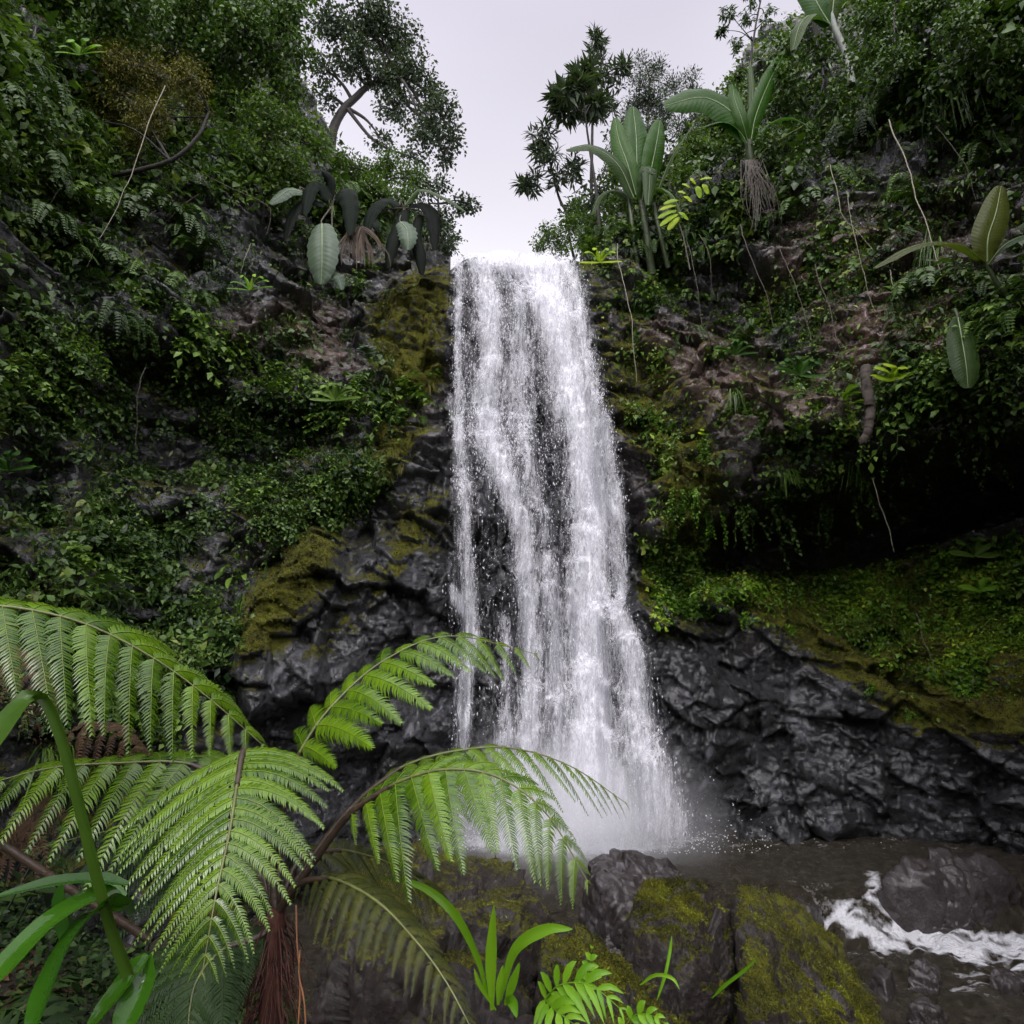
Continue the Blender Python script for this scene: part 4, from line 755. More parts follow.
    tree('leafy_tree', [(715, 220, 15.5), (712, 170, 15.5), (712, 120, 15.5)], bl(15.5, (700, 150, 20), (722, 125, 18), (735, 150, 20), (712, 105, 12), (690, 175, 18), (740, 110, 14), (735, 85, 10)), 'mid green leafy tree behind the bearded banana-like plant', M_LHAZY, .12, 1.2, .07, seed=22)
    tree('hanging_tree', [(750, 130, 12.6), (749, 80, 12.6), (755, 30, 12.6), (765, -20, 12.6)], bl(12.6, (728, 12, 10), (735, 45, 9), (745, 20, 12), (765, 15, 12), (740, 75, 7), (752, -5, 12), (722, 30, 5)), 'thin dark-stemmed tree with drooping leaves against the sky, upper right', M_LDARK, .14, .8, .035, seed=15, whorl=True, wd=.28, droop=.9)
    tree('canopy_tree', [(830, 110, 14.2), (825, 80, 13.9), (815, 30, 13.6), (812, -20, 13.3)], bl(12.8, (790, 75, 22), (800, 100, 20), (775, 110, 18), (820, 55, 20), (800, 130, 16), (840, 95, 18), (770, 140, 12), (785, 45, 12)), 'dark leafy tree behind the rooted banana plant at the upper right', M_LDARK, .12, 1.0, .08, seed=16)
    tree('canopy_tree', [(930, 90, 13), (920, 50, 12.4), (900, 10, 11.8), (890, -30, 11.4)], bl(11, (870, 20, 26), (905, 25, 28), (860, 55, 18), (895, 60, 20), (880, -15, 28), (930, -5, 26)), 'green canopy tree over the leafy rim at the upper right', M_LDARK, .10, 1.0, .09, seed=17)
    tree('canopy_tree', [(1020, 90, 11.6), (1005, 50, 11), (990, 10, 10.4)], bl(9.8, (960, 25, 26), (1000, 20, 30), (1030, 50, 28), (965, 60, 18), (1005, 70, 20), (985, -20, 30)), 'canopy tree in the top right corner', M_LDARK, .10, 1.0, .08, seed=18)
# ---------------------------------------------------------------- large-leaved plants
def big_leaf_mat(name, c, c2, rough=.42, trans=.4, ribs=150.0, spec=.18):
    """banana-like leaf: fine side veins run across it"""
    m, nt = new_mat(name); va = attr(nt, 'var'); ve = attr(nt, 'vein')
    wv = math_(nt, 'SINE', math_(nt, 'MULTIPLY', ve, ribs)); wv = math_(nt, 'MULTIPLY_ADD', wv, .5, .5)
    pos = N(nt, 'ShaderNodeNewGeometry').outputs['Position']; nz = noise(nt, 3, 4, .6, pos)
    col = mixc(nt, va, c, c2); col = mixc(nt, math_(nt, 'MULTIPLY', wv, .16), col, mixc(nt, 1.0, col, (.45, .5, .45), 'MULTIPLY')); col = mixc(nt, math_(nt, 'MULTIPLY', nz, .4), col, mixc(nt, 1.0, col, (.5, .5, .35), 'MULTIPLY'))
    b = N(nt, 'ShaderNodeBump', i_Strength=.25, i_Distance=.01); nt.links.new(wv, b.inputs['Height'])
    p = N(nt, 'ShaderNodeBsdfPrincipled', i_Roughness=rough); p.inputs['Specular IOR Level'].default_value = spec; nt.links.new(col, p.inputs[0]); nt.links.new(b.outputs[0], p.inputs['Normal'])
    t = N(nt, 'ShaderNodeBsdfTranslucent'); nt.links.new(mixc(nt, 1.0, col, (1.2, 1.4, .6), 'MULTIPLY'), t.inputs[0])
    mx = N(nt, 'ShaderNodeMixShader', i_0=trans); nt.links.new(p.outputs[0], mx.inputs[1]); nt.links.new(t.outputs[0], mx.inputs[2]); out(nt, mx.outputs[0]); return m
M_BAN = big_leaf_mat('banana_leaf', (.016, .058, .007), (.045, .11, .014)); M_BAND = big_leaf_mat('banana_leaf_dark', (.02, .045, .012), (.05, .085, .02))
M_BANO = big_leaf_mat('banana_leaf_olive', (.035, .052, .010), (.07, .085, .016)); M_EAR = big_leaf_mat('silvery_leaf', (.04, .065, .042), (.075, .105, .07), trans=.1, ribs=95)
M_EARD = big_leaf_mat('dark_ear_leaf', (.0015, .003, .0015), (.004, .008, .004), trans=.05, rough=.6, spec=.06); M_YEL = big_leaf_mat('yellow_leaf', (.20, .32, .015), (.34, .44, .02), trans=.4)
M_PALE = plain('pale_midrib', (.16, .21, .10), .5, 9, .2); M_STEMG = plain('banana_stem', (.035, .05, .018), .5, 5, .4)
def big_leaf(P, wd, hint, par, mat, lobes=0.0, seed=0, prof=None, fold=.28, label=None, rib=True, n=44, name='leaf', droopy=.25):
    r = np.random.default_rng(seed); C_ = catmull(pts(*P), n); T = nrmz(np.gradient(C_, axis=0)); H = np.array(hint, float); Nn = nrmz(H-T*(T@H)[:, None]); S = np.cross(T, Nn)
    u = np.linspace(0, 1, n); wd = wd*(.62 if mat is M_EARD else 1); w_ = (prof(u) if prof else np.sin(math.pi*np.clip(.04+.94*u, 0, 1))**.5)*wd; cols = np.linspace(-1, 1, 11)
    wl = w_[:, None]*(1-lobes*(.5+.5*np.cos(u*2*math.pi*7))[:, None]*(np.abs(cols)>.5)[None]*1.0)
    tear = (r.random((n, 1)) < .10)*lobes*0
    x = cols[None]*wl; V = C_[:, None]+S[:, None]*x[..., None]+Nn[:, None]*(np.abs(cols)*fold-np.abs(cols)**2*(fold+droopy)*.9)[None, :, None]*w_[:, None, None]+.02*wd*np.sin(u*40+seed)[:, None, None]*Nn[:, None]*np.abs(cols)[None, :, None]
    V = V.reshape(-1, 3); vein = (u[:, None]-.09*np.abs(cols)[None]).ravel()
    me_ = mesh(name, V, grid_faces(n, 11), mat, {'var': np.full(len(V), r.random()), 'vein': vein}); o = child(name, me_, par, label)
    if rib:
        v, f = tube(C_+Nn*.004, np.linspace(.05, .012, n)*wd*1.1, 5); k = link('midrib', mesh('midrib', v, f, M_PALE), parent=o); k.matrix_parent_inverse = Matrix.Identity(4)
    return o
def stem_(P, r0, r1, par, mat, name='stem', n=7):
    C_ = catmull(pts(*P), 20); v, f = tube(C_, np.linspace(r0, r1, 20), n); return child(name, mesh(name, v, f, mat), par)

if 'big' not in SKIP:
    b1 = thing('banana_plant', at(648, 245, 13.6), 'banana plant with upright green leaves against the sky above the right of the lip', 'banana plant')
    stem_([(652, 275, 13.9), (645, 225, 13.6), (640, 192, 13.6)], .10, .06, b1, M_STEMG); stem_([(638, 272, 14), (632, 225, 13.7), (628, 190, 13.7)], .07, .04, b1, M_STEMG); stem_([(668, 268, 13.8), (658, 225, 13.5), (652, 195, 13.5)], .06, .04, b1, M_STEMG)
    for k, (P, w_, h, m) in enumerate((([(638, 195, 13.6), (637, 165, 13.5), (636, 135, 13.5), (633, 107, 13.6)], .34, (.1, -1, .1), M_BAN), ([(636, 195, 13.5), (628, 165, 13.4), (619, 140, 13.5), (615, 118, 13.6)], .22, (-.3, -1, 0), M_BAN),
         ([(645, 195, 13.5), (652, 165, 13.4), (657, 140, 13.4), (660, 120, 13.5)], .27, (.4, -1, 0), M_BAN), ([(642, 200, 13.4), (646, 180, 13.2), (650, 170, 13.1), (648, 205, 13.0)], .2, (.2, -1, .5), M_BAND),
         ([(634, 198, 13.5), (618, 165, 13.3), (592, 147, 13.2), (566, 150, 13.2)], .22, (-.1, -.9, .5), M_BAND), ([(655, 200, 13.5), (664, 175, 13.4), (676, 150, 13.3), (694, 124, 13.2)], .11, (-.9, -.4, .5), M_BAND),
         ([(652, 205, 13.4), (660, 190, 13.2), (672, 195, 13.0), (682, 215, 12.9)], .14, (.5, -.6, .8), M_BAND), ([(628, 200, 13.7), (615, 190, 13.7), (600, 196, 13.7), (592, 215, 13.7)], .16, (-.5, -.6, .8), M_BAND))):
        big_leaf(P, w_, h, b1, m, seed=k)
    b2 = thing('banana_plant', at(752, 160, 12.6), 'banana-like plant with a hanging beard of brown roots high on the right cliff', 'banana plant')
    stem_([(752, 168, 12.7), (750, 155, 12.6), (749, 140, 12.5)], .10, .08, b2, M_STEMG)
    for k, (P, w_, h, m) in enumerate((([(748, 140, 12.5), (738, 118, 12.4), (705, 98, 12.3), (664, 106, 12.3)], .42, (.1, -1, .15), M_BAN), ([(751, 140, 12.5), (756, 115, 12.4), (770, 80, 12.4), (785, 52, 12.5)], .2, (.4, -1, .1), M_BAN),
         ([(748, 142, 12.5), (742, 120, 12.3), (735, 100, 12.3), (732, 84, 12.4)], .14, (-.3, -1, .1), M_BAN), ([(750, 142, 12.5), (752, 110, 12.4), (752, 85, 12.4), (750, 62, 12.5)], .08, (0, -1, .1), M_BAND),
         ([(754, 144, 12.5), (768, 125, 12.4), (790, 118, 12.2), (812, 128, 12.1)], .10, (.3, -.6, .8), M_BAN), ([(748, 145, 12.5), (738, 130, 12.4), (722, 122, 12.3), (700, 128, 12.3)], .11, (-.3, -.6, .8), M_BAN), ([(753, 160, 12.4), (775, 142, 12.2), (795, 130, 12.1), (812, 120, 12.0)], .022, (.3, -.6, .8), M_LOLIVE))):
        big_leaf(P, w_, h, b2, m, seed=20+k)
    Gr = Geo()
    for k in range(60):
        x0 = 752+rng.normal()*4; dx = rng.normal()*6+5; ln = 22+50*rng.random()**1.6; P = pts((x0, 160, 12.5), (x0+dx*.6, 160+ln*.35, 12.35), (x0+dx*1.2+rng.normal()*2, 160+ln*.7, 12.3), (x0+dx*1.5+rng.normal()*3, 160+ln, 12.3)); v, f = tube(catmull(P, 9), np.linspace(.011, .004, 9), 4); Gr.add(v, f, .5)
    child('root', Gr.mesh('root', M_TWIG), b2, 'beard of hanging brown roots')
    b3 = thing('banana_plant', at(850, 78, 12.2), 'tall banana plant with a pale stem cut by the top edge of the picture', 'banana plant')
    stem_([(852, 85, 12.2), (846, 55, 12.2), (835, 28, 12.2), (828, 5, 12.2)], .09, .06, b3, plain('pale_stem', (.16, .17, .15), .6, 5, .3))
    for k, (P, w_, h, m) in enumerate((([(830, 25, 12.2), (818, 5, 12.1), (806, -20, 12.1), (790, -60, 12.1)], .3, (-.3, -1, .2), M_BAN), ([(832, 22, 12.2), (835, -5, 12.1), (850, -40, 12.1), (870, -70, 12.1)], .28, (.3, -1, .2), M_BAND), ([(830, 25, 12.2), (812, 15, 12.0), (800, 25, 11.9), (793, 50, 11.9)], .2, (-.5, -.7, .6), M_BAND))):
        big_leaf(P, w_, h, b3, m, seed=40+k)
    b4 = thing('banana_plant', at(1000, 285, 8.8), 'young banana plant with one upright and one sprawling olive leaf at the right edge', 'banana plant')
    stem_([(1010, 300, 8.9), (998, 285, 8.8), (985, 262, 8.7)], .04, .03, b4, M_STEMG)
    big_leaf([(987, 262, 8.7), (988, 238, 8.6), (996, 212, 8.6), (1001, 186, 8.7)], .22, (-.1, -1, .1), b4, M_BANO, seed=51); big_leaf([(984, 262, 8.7), (955, 244, 8.5), (915, 246, 8.4), (874, 268, 8.4)], .155, (-.1, -.5, .8), b4, M_BANO, seed=52); big_leaf([(988, 265, 8.7), (1005, 245, 8.5), (1030, 235, 8.4), (1060, 240, 8.4)], .12, (.1, -.6, .8), b4, M_BAND, seed=53)
    b5 = thing('banana_plant', at(962, 330, 9.0), 'single dark banana leaf hanging at the right above the cave', 'banana plant'); big_leaf([(958, 318, 9.1), (962, 340, 8.9), (966, 365, 8.8), (968, 388, 8.8)], .20, (-.2, -1, .2), b5, M_BAND, seed=55); stem_([(955, 310, 9.3), (957, 314, 9.2), (958, 320, 9.1)], .03, .02, b5, M_STEMG)
    # elephant-ear plants under the left cliff edge
    ear = lambda u: np.sin(math.pi*np.clip(.10+.88*u, 0, 1))**.55
    e1 = thing('elephant_ear_plant', at(330, 205, 12.4), 'plant with large ribbed silvery and dark leaves hanging under the left cliff edge', 'plant')
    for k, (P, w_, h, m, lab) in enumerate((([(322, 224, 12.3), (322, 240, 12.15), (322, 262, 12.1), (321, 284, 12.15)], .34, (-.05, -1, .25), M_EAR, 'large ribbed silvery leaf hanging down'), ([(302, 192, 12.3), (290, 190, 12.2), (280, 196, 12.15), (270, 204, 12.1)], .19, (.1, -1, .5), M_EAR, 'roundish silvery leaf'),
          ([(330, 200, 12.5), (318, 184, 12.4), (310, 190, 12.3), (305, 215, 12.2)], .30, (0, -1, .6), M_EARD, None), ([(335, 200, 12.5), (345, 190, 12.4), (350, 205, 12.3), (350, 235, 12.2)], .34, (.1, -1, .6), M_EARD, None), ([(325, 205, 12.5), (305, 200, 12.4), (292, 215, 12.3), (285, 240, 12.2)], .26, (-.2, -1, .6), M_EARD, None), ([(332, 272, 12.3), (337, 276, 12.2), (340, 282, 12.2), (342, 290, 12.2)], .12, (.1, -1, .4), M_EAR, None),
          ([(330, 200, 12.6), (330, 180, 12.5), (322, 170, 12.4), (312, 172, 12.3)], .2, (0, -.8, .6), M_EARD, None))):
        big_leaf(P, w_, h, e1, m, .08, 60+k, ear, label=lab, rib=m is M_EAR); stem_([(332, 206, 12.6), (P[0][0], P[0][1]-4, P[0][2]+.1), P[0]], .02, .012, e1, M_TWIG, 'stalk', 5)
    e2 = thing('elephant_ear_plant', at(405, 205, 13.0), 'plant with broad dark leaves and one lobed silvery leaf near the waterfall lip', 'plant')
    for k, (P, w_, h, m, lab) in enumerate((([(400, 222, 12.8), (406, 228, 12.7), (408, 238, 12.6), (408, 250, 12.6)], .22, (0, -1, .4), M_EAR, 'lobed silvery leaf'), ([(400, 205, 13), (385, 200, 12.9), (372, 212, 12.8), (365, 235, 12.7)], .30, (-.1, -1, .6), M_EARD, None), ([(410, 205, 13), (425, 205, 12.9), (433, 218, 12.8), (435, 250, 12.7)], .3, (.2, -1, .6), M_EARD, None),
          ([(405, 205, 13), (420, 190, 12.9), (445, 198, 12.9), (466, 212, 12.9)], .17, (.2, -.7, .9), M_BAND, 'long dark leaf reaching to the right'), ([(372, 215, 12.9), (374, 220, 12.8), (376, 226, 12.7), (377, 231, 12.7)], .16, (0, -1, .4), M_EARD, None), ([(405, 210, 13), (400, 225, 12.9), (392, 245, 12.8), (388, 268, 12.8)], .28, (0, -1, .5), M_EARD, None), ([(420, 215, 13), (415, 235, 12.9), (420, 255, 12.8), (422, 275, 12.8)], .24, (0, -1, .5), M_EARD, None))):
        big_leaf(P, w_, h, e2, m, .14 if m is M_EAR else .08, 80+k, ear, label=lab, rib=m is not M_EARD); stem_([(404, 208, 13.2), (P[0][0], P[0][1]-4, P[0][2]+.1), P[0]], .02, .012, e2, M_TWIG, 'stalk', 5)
    dr = thing('dead_frond_bunch', at(355, 225, 12.6), 'bunch of withered brown leaves hanging between the two large-leaved plants', 'dead leaves'); Gd = Geo()
    for k in range(34):
        x0 = 356+rng.normal()*4; dx = rng.normal()*12+8*(k % 2); ln = rng.uniform(15, 45); blade(Gd, pts((x0, 226, 12.6), (x0+dx*.5, 226+ln*.2, 12.4), (x0+dx, 226+ln*.6, 12.35), (x0+dx*1.1, 226+ln, 12.35)), .018, 8, .3)
    child('leaf', Gd.mesh('leaf', leaf_mat('withered', (.02, .013, .008), (.10, .075, .055), rough=.8, trans=.1)), dr)
    # bright yellow-green sprays
    y1 = thing('yellow_leaved_plant', at(700, 205, 12.4), 'bright yellow-green leafy spray on a thin stem in front of the right cliff edge', 'plant')
    stem_([(690, 270, 12.4), (684, 240, 12.4), (678, 215, 12.4), (684, 190, 12.4), (700, 178, 12.4)], .016, .008, y1, M_TWIG)
    for k, (a, b, c, d) in enumerate(((700, 180, 712, 176), (704, 184, 708, 192), (695, 184, 690, 176), (690, 188, 682, 182), (686, 194, 678, 190), (678, 200, 664, 202), (676, 205, 660, 208), (676, 210, 658, 216), (677, 214, 660, 224), (679, 217, 668, 228), (680, 212, 688, 218), (698, 186, 700, 196), (684, 196, 692, 200))):
        big_leaf([(a, b, 12.4), ((a*2+c)/3, (b*2+d)/3-1, 12.3), ((a+2*c)/3, (b+2*d)/3, 12.3), (c, d+2, 12.3)], .075, (.1, -.8, .6), y1, M_YEL, seed=100+k, rib=False, n=12, name='leaf')
    def rosette(label, c, Y, n_, ln, w_, mat, seed, mats=None):
        e = thing('small_rosette_plant', at(c[0], c[1], Y), label, 'plant')
        for k in range(n_):
            a = math.pi*(.05+.9*k/(n_-1))+rng.normal()*.12; dx = math.cos(a)*ln; dy = -math.sin(a)*ln*.75; big_leaf([(c[0], c[1], Y), (c[0]+dx*.35, c[1]+dy*.6, Y-.08), (c[0]+dx*.75, c[1]+dy*.9, Y-.16), (c[0]+dx, c[1]+dy*.75, Y-.22)], w_, (0, -.8, .7), e, mat, seed=seed+k, rib=False, n=10, name='leaf')
    rosette('pale white-green rosette on the brown rock left of the waterfall', (366, 352), 12.0, 7, 10, .06, M_EAR, 130)
    rosette('large bright yellow-green lobed leaf plant on the rim above the right cave', (893, 378), 9.9, 5, 20, .13, M_YEL, 140); rosette('yellow-green rosette with upright leaves on the mossy rock beside the cave mouth', (765, 425), 11.9, 6, 16, .05, M_YEL, 150)
    rosette('bright rosette on the reddish rock right of the waterfall', (712, 435), 12.4, 6, 14, .06, M_YEL, 160); rosette('yellow-green broad rosette at the right corner of the lip', (600, 262), 13.6, 6, 22, .07, M_YEL, 170)
    rosette('dark green strap-leaved rosette high on the reddish rock', (800, 375), 11.2, 9, 28, .07, M_BAN, 180); rosette('green strap-leaved rosette left of the hanging log', (735, 355), 12.2, 8, 24, .05, M_BAN, 190)
    rosette('green rosette lit on the lip of the left cave', (335, 400), 11.9, 8, 26, .07, M_LMID, 200); rosette('bright narrow-leaved rosette on the left cliff below the mossy tree', (250, 290), 11.6, 7, 24, .04, M_LBRIGHT, 210)
    rosette('drooping bright-leaved plant at the right edge of the green slope', (975, 555), 12.2, 6, 26, .09, M_LMID, 220); rosette('light green twin-leaved plant on the green slope', (980, 590), 11.6, 4, 20, .08, M_LBRIGHT, 230)
    rosette('green leafy rosette at the far left edge beside the dark cave', (8, 470), 7.3, 7, 28, .05, M_BAN, 240); rosette('broad bright leaves at the top left under the canopy', (80, 55), 9.6, 6, 26, .08, M_LBRIGHT, 250)
    # hanging log
    M_LOG = plain('log_bark', (.030, .022, .016), .85, 14, .7)
    lg = thing('hanging_log', at(868, 378, 9.8), 'ringed brown stub of trunk hanging from the rim above the right cave', 'log'); P = catmull(pts((866, 368, 9.9), (867, 385, 9.8), (870, 405, 9.75), (869, 425, 9.7), (866, 436, 9.7), (860, 444, 9.7)), 60)
    v, f = tube(P, .085*(1-.35*np.linspace(0, 1, 60))*(1+.06*np.sin(np.linspace(0, 110, 60)))*np.where(np.linspace(0, 1, 60) > .97, .3, 1), 12); v = v+.06*fbm(v, 6, 4, 4)[:, None]; child('stem', mesh('stem', v, f, M_LOG), lg)
    # hanging roots and lianas
    VL = [('pale leaning cane crossing the dark left cliff', M_VINE, .011, (166, 86, 9.8), (140, 145, 9.6), (118, 200, 9.5), (88, 268, 9.4)), ('pale thick root hanging down the shaded right cliff', M_VINE, .016, (891, 120, 10.6), (912, 180, 10.4), (930, 235, 10.2), (942, 282, 10.1)),
      ('thin pale root hanging beside the right edge of the waterfall', M_VINE, .011, (619, 243, 13.2), (626, 290, 13.1), (633, 335, 13.0), (639, 382, 12.9)), ('dark root hanging left of the mossy rocks, right of the lip', M_TWIG, .010, (685, 240, 12.7), (695, 280, 12.6), (702, 320, 12.6), (708, 350, 12.6)),
      ('thin grey root hanging in front of the brown rock, nearest the bearded roots', M_BROWNROOT, .010, (738, 225, 12.2), (752, 265, 12.0), (768, 300, 11.9), (774, 330, 11.8)), ('thin grey root hanging in the middle of the brown rock', M_BROWNROOT, .010, (782, 245, 11.8), (795, 290, 11.6), (806, 320, 11.5), (812, 340, 11.4)),
      ('pale slanting root over the brown rock left of the banana leaf', M_BROWNROOT, .011, (815, 265, 11.3), (825, 295, 11.2), (835, 325, 11.1), (843, 352, 11.0)), ('long pale root crossing the hanging ferns of the right cliff', M_VINE, .008, (829, 165, 11.3), (840, 210, 11.1), (865, 240, 11.0), (905, 300, 10.8)),
      ('thin branching root in the right cliff shadow', M_TWIG, .008, (940, 125, 10), (952, 145, 10), (966, 180, 9.9), (975, 200, 9.9)), ('thin root hanging into the mouth of the right cave', M_VINE, .007, (872, 478, 10.9), (878, 500, 10.9), (886, 525, 10.9), (892, 552, 10.9)),
      ('pale twig leaning on the green slope', M_BROWNROOT, .010, (914, 612, 11.9), (920, 635, 11.6), (928, 655, 11.4), (935, 674, 11.3)), ('slanting twig on the left cliff beside the fern clumps', M_TWIG, .008, (62, 184, 9.0), (48, 205, 9.0), (38, 212, 9.0), (22, 240, 9.0)), ('arching twig under the mossy tree', M_BROWNROOT, .007, (200, 195, 11.2), (185, 205, 11.1), (172, 218, 11.0), (160, 230, 11)),
      ('looping root below the left cliff edge', M_BROWNROOT, .009, (180, 160, 11.8), (225, 185, 11.8), (262, 203, 11.9), (270, 215, 11.9), (266, 235, 11.9)), ('short pale root on the rock under the silvery leaf', M_VINE, .008, (249, 243, 12), (243, 262, 11.9), (238, 280, 11.9)), ('upright grass stem in front of the left cave', M_TWIG, .007, (148, 368, 9.7), (141, 395, 9.6), (135, 430, 9.6), (133, 455, 9.6)),
      ('thin root over the brown rock below the bearded roots', M_BROWNROOT, .008, (700, 235, 12.6), (712, 262, 12.5), (714, 285, 12.5), (716, 300, 12.5)), ('thin pale root hanging left of the log', M_VINE, .007, (848, 195, 11), (856, 235, 10.9), (866, 280, 10.8), (880, 325, 10.7)), ('pale thin root right of the slanting ones', M_VINE, .007, (888, 270, 10.6), (894, 290, 10.5), (905, 310, 10.4), (915, 330, 10.4)),
      ('thin twig on the mossy rock left of the waterfall', M_BROWNROOT, .006, (240, 640, 10.2), (236, 660, 10.2), (228, 690, 10.2), (234, 700, 10.2))]
    for k, (lab, m, r_, *P) in enumerate(VL):
        C_ = catmull(pts(*P), 24); C_ = C_+np.stack([.09*fbm(C_+k, .9, 2, 1)+.02*fbm(C_+k, 6, 2, 5), .05*fbm(C_+k, 1.5, 2, 2), C_[:, 0]*0], 1); v, f = tube(C_-C_[0], np.linspace(r_*.85, r_*.4, 24), 5); link('hanging_root', mesh('hanging_root', v, f, m), label=lab, cat='root', loc=tuple(C_[0]), group='roots and twigs hanging on the cliffs')
# ---------------------------------------------------------------- foreground fern and plants
M_FERN = leaf_mat('fern_green', (.028, .072, .003), (.125, .225, .008), (.15, .20, .025), rough=.27, trans=.35, spec=.5)
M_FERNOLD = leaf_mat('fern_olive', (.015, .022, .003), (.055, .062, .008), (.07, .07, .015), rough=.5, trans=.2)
M_FERNDK = leaf_mat('fern_shade', (.008, .022, .004), (.02, .045, .008), (.03, .05, .015), rough=.5, trans=.2)  # darker copy of the fern green, with the shade under the fronds painted in
M_DEAD = leaf_mat('fern_dead', (.018, .010, .005), (.055, .030, .014), (.09, .05, .025), rough=.8, trans=.1)
M_STALK = plain('fern_stalk', (.035, .022, .014), .45); M_STALKG = plain('fern_stalk_green', (.075, .085, .02), .4)
def frond_geo(curve, Nh, s0=.0, n=24, L=.3, prof=None, ang=(15, 45), droop=.5, sides=(1, 1), pin=.17, fwd=.15, dens=1.0, seed=0, wid=.56):
    """bipinnate frond; curve = world points base->tip (leafy part), Nh = upper side"""
    r = np.random.default_rng(seed); Gm = Geo(); Nh = np.array(Nh, float)
    Cv = catmull(curve, 160); seg = np.r_[0, np.cumsum(np.linalg.norm(np.diff(Cv, axis=0), axis=1))]; seg /= seg[-1]
    Tn = nrmz(np.gradient(Cv, axis=0))
    prof = prof or (lambda s: smooth(-.12, .25, s)*(1-s)**.62+.03)
    ss = np.linspace(s0, .995, n)
    for k, s in enumerate(ss):
        p0 = np.array([np.interp(s, seg, Cv[:, i]) for i in range(3)]); T = nrmz(np.array([np.interp(s, seg, Tn[:, i]) for i in range(3)]))
        Nn = nrmz(Nh-T*np.dot(Nh, T)); S = np.cross(T, Nn)
        for sd, ssc in ((1, sides[0]), (-1, sides[1])):
            if ssc <= 0: continue
            Lp = L*prof(s)*ssc*(1+.06*r.normal()); a = math.radians(ang[0]+(ang[1]-ang[0])*s+r.normal()*2.5)
            d0 = nrmz(sd*S*math.cos(a)+T*math.sin(a)+Nn*.04*r.normal())
            m = max(6, int(38*dens*(Lp/L)**.55)); u = np.linspace(0, 1, 14)
            ax = p0+Lp*(d0*u[:, None]+T*fwd*(u**2)[:, None]+np.array([0, 0, -1.0])*(droop*(1+.15*r.normal()))*(u**1.9)[:, None])
            ax = p0+(ax-p0)*np.array(1.0)
            tt = nrmz(np.gradient(ax, axis=0)); uu = np.linspace(.03, .985, m)+0*r.normal(0, .002, m)
            b = np.stack([np.interp(uu, u, ax[:, i]) for i in range(3)], 1); t = nrmz(np.stack([np.interp(uu, u, tt[:, i]) for i in range(3)], 1))
            Nl = nrmz(Nn-t*(t@Nn)[:, None]); sl = np.cross(t, Nl)
            pl = Lp*pin*(1-uu**2.6*.82)*smooth(-.25, .12, uu)*(Lp/L)**-.25; sp = Lp/m
            v0 = .10+.65*r.random(); tipb = r.random() < .35; miss = r.random(m) < .025
            for q in (1, -1):
                c = np.radians(20+24*uu+r.normal(0, 3, m))[:, None]; dd = nrmz(q*sl*np.cos(c)+t*np.sin(c)-Nl*(.10+.10*r.random((m, 1))))
                wv = t*(sp*wid); ln = (pl*(1+.10*r.normal(0, 1, m))*np.where(miss, .25, 1))[:, None]
                B1, B2 = b-wv, b+wv*.9; M1 = b+dd*ln*.6-wv*.85+Nl*ln*.04; M2 = b+dd*ln*.6+wv*.80+Nl*ln*.04; Tp = b+dd*ln+t*ln*.16-Nl*ln*.14
                V = np.stack([B1, B2, M2, M1, Tp], 1).reshape(-1, 3); i0 = np.arange(m)[:, None]*5
                va = np.repeat(np.clip(v0+.12*r.normal(0, 1, m), 0, .88), 5)
                Gm.add(V, i0+np.array([[0, 1, 2, 3]]), va); Gm.T.append(i0+np.array([[3, 2, 4]])+Gm.n-len(V))
            V, Fc = tube(ax[::2], np.linspace(.0014, .0005, len(ax[::2]))*(L/.3), 4); Gm.add(V+Nn*.0012, Fc, 1.0)
    return Gm
def tube_mesh(name, P, rad, mat, n=7, m=40):
    C_ = catmull(P, m); V, Fc = tube(C_, np.interp(np.linspace(0, 1, m), np.linspace(0, 1, len(rad)), rad), n)
    return mesh(name, V, Fc, mat, {'var': np.zeros(len(V))})
crown_at = at(276, 915, 1.92)
tf = bpy.data.objects.new('tree_fern', None); COL.objects.link(tf); tf.location = crown_at
tf['label'] = 'large bright green tree fern with arching feathery fronds leaning over the mossy boulders'; tf['category'] = 'fern'
def add_frond(stalk, leafy, Nh, mat=M_FERN, label=None, stalkmat=M_STALK, **k):
    Gm = frond_geo(pts(*leafy), Nh, **k)
    o = link('frond', Gm.mesh('frond', mat), parent=tf, label=label); o.matrix_parent_inverse = Matrix.Translation(-Vector(crown_at))
    P = pts(*(stalk+leafy[:2])); r0 = .011
    s = link('stem', tube_mesh('stem', P, [r0, r0*.8, r0*.6], stalkmat), parent=o); s.matrix_parent_inverse = Matrix.Identity(4)
    v, f = tube(catmull(pts(*leafy), 40), np.linspace(r0*.5, r0*.1, 40), 6); s = link('rachis', mesh('rachis', v, f, M_STALKG, {'var': np.zeros(len(v))}), parent=o); s.matrix_parent_inverse = Matrix.Identity(4)
    return o
CRN = (276, 915, 1.92)
add_frond([(150, 940, 1.95), (-60, 800, 1.7), (-160, 690, 1.5)], [(-150, 660, 1.5), (-60, 612, 1.55), (0, 606, 1.6), (80, 622, 1.68), (150, 656, 1.75), (205, 695, 1.8), (264, 746, 1.85)],
  (.1, -.55, .85), n=18, L=.285, droop=.58, ang=(5, 38), pin=.20, prof=lambda s: .72*(1-s)**.62*smooth(-.3, .1, s)+.03+.28*smooth(0, .5, s)*(1-s)**.7, seed=1, dens=1.25, label='long frond arching in from the left edge with hanging leaflets')
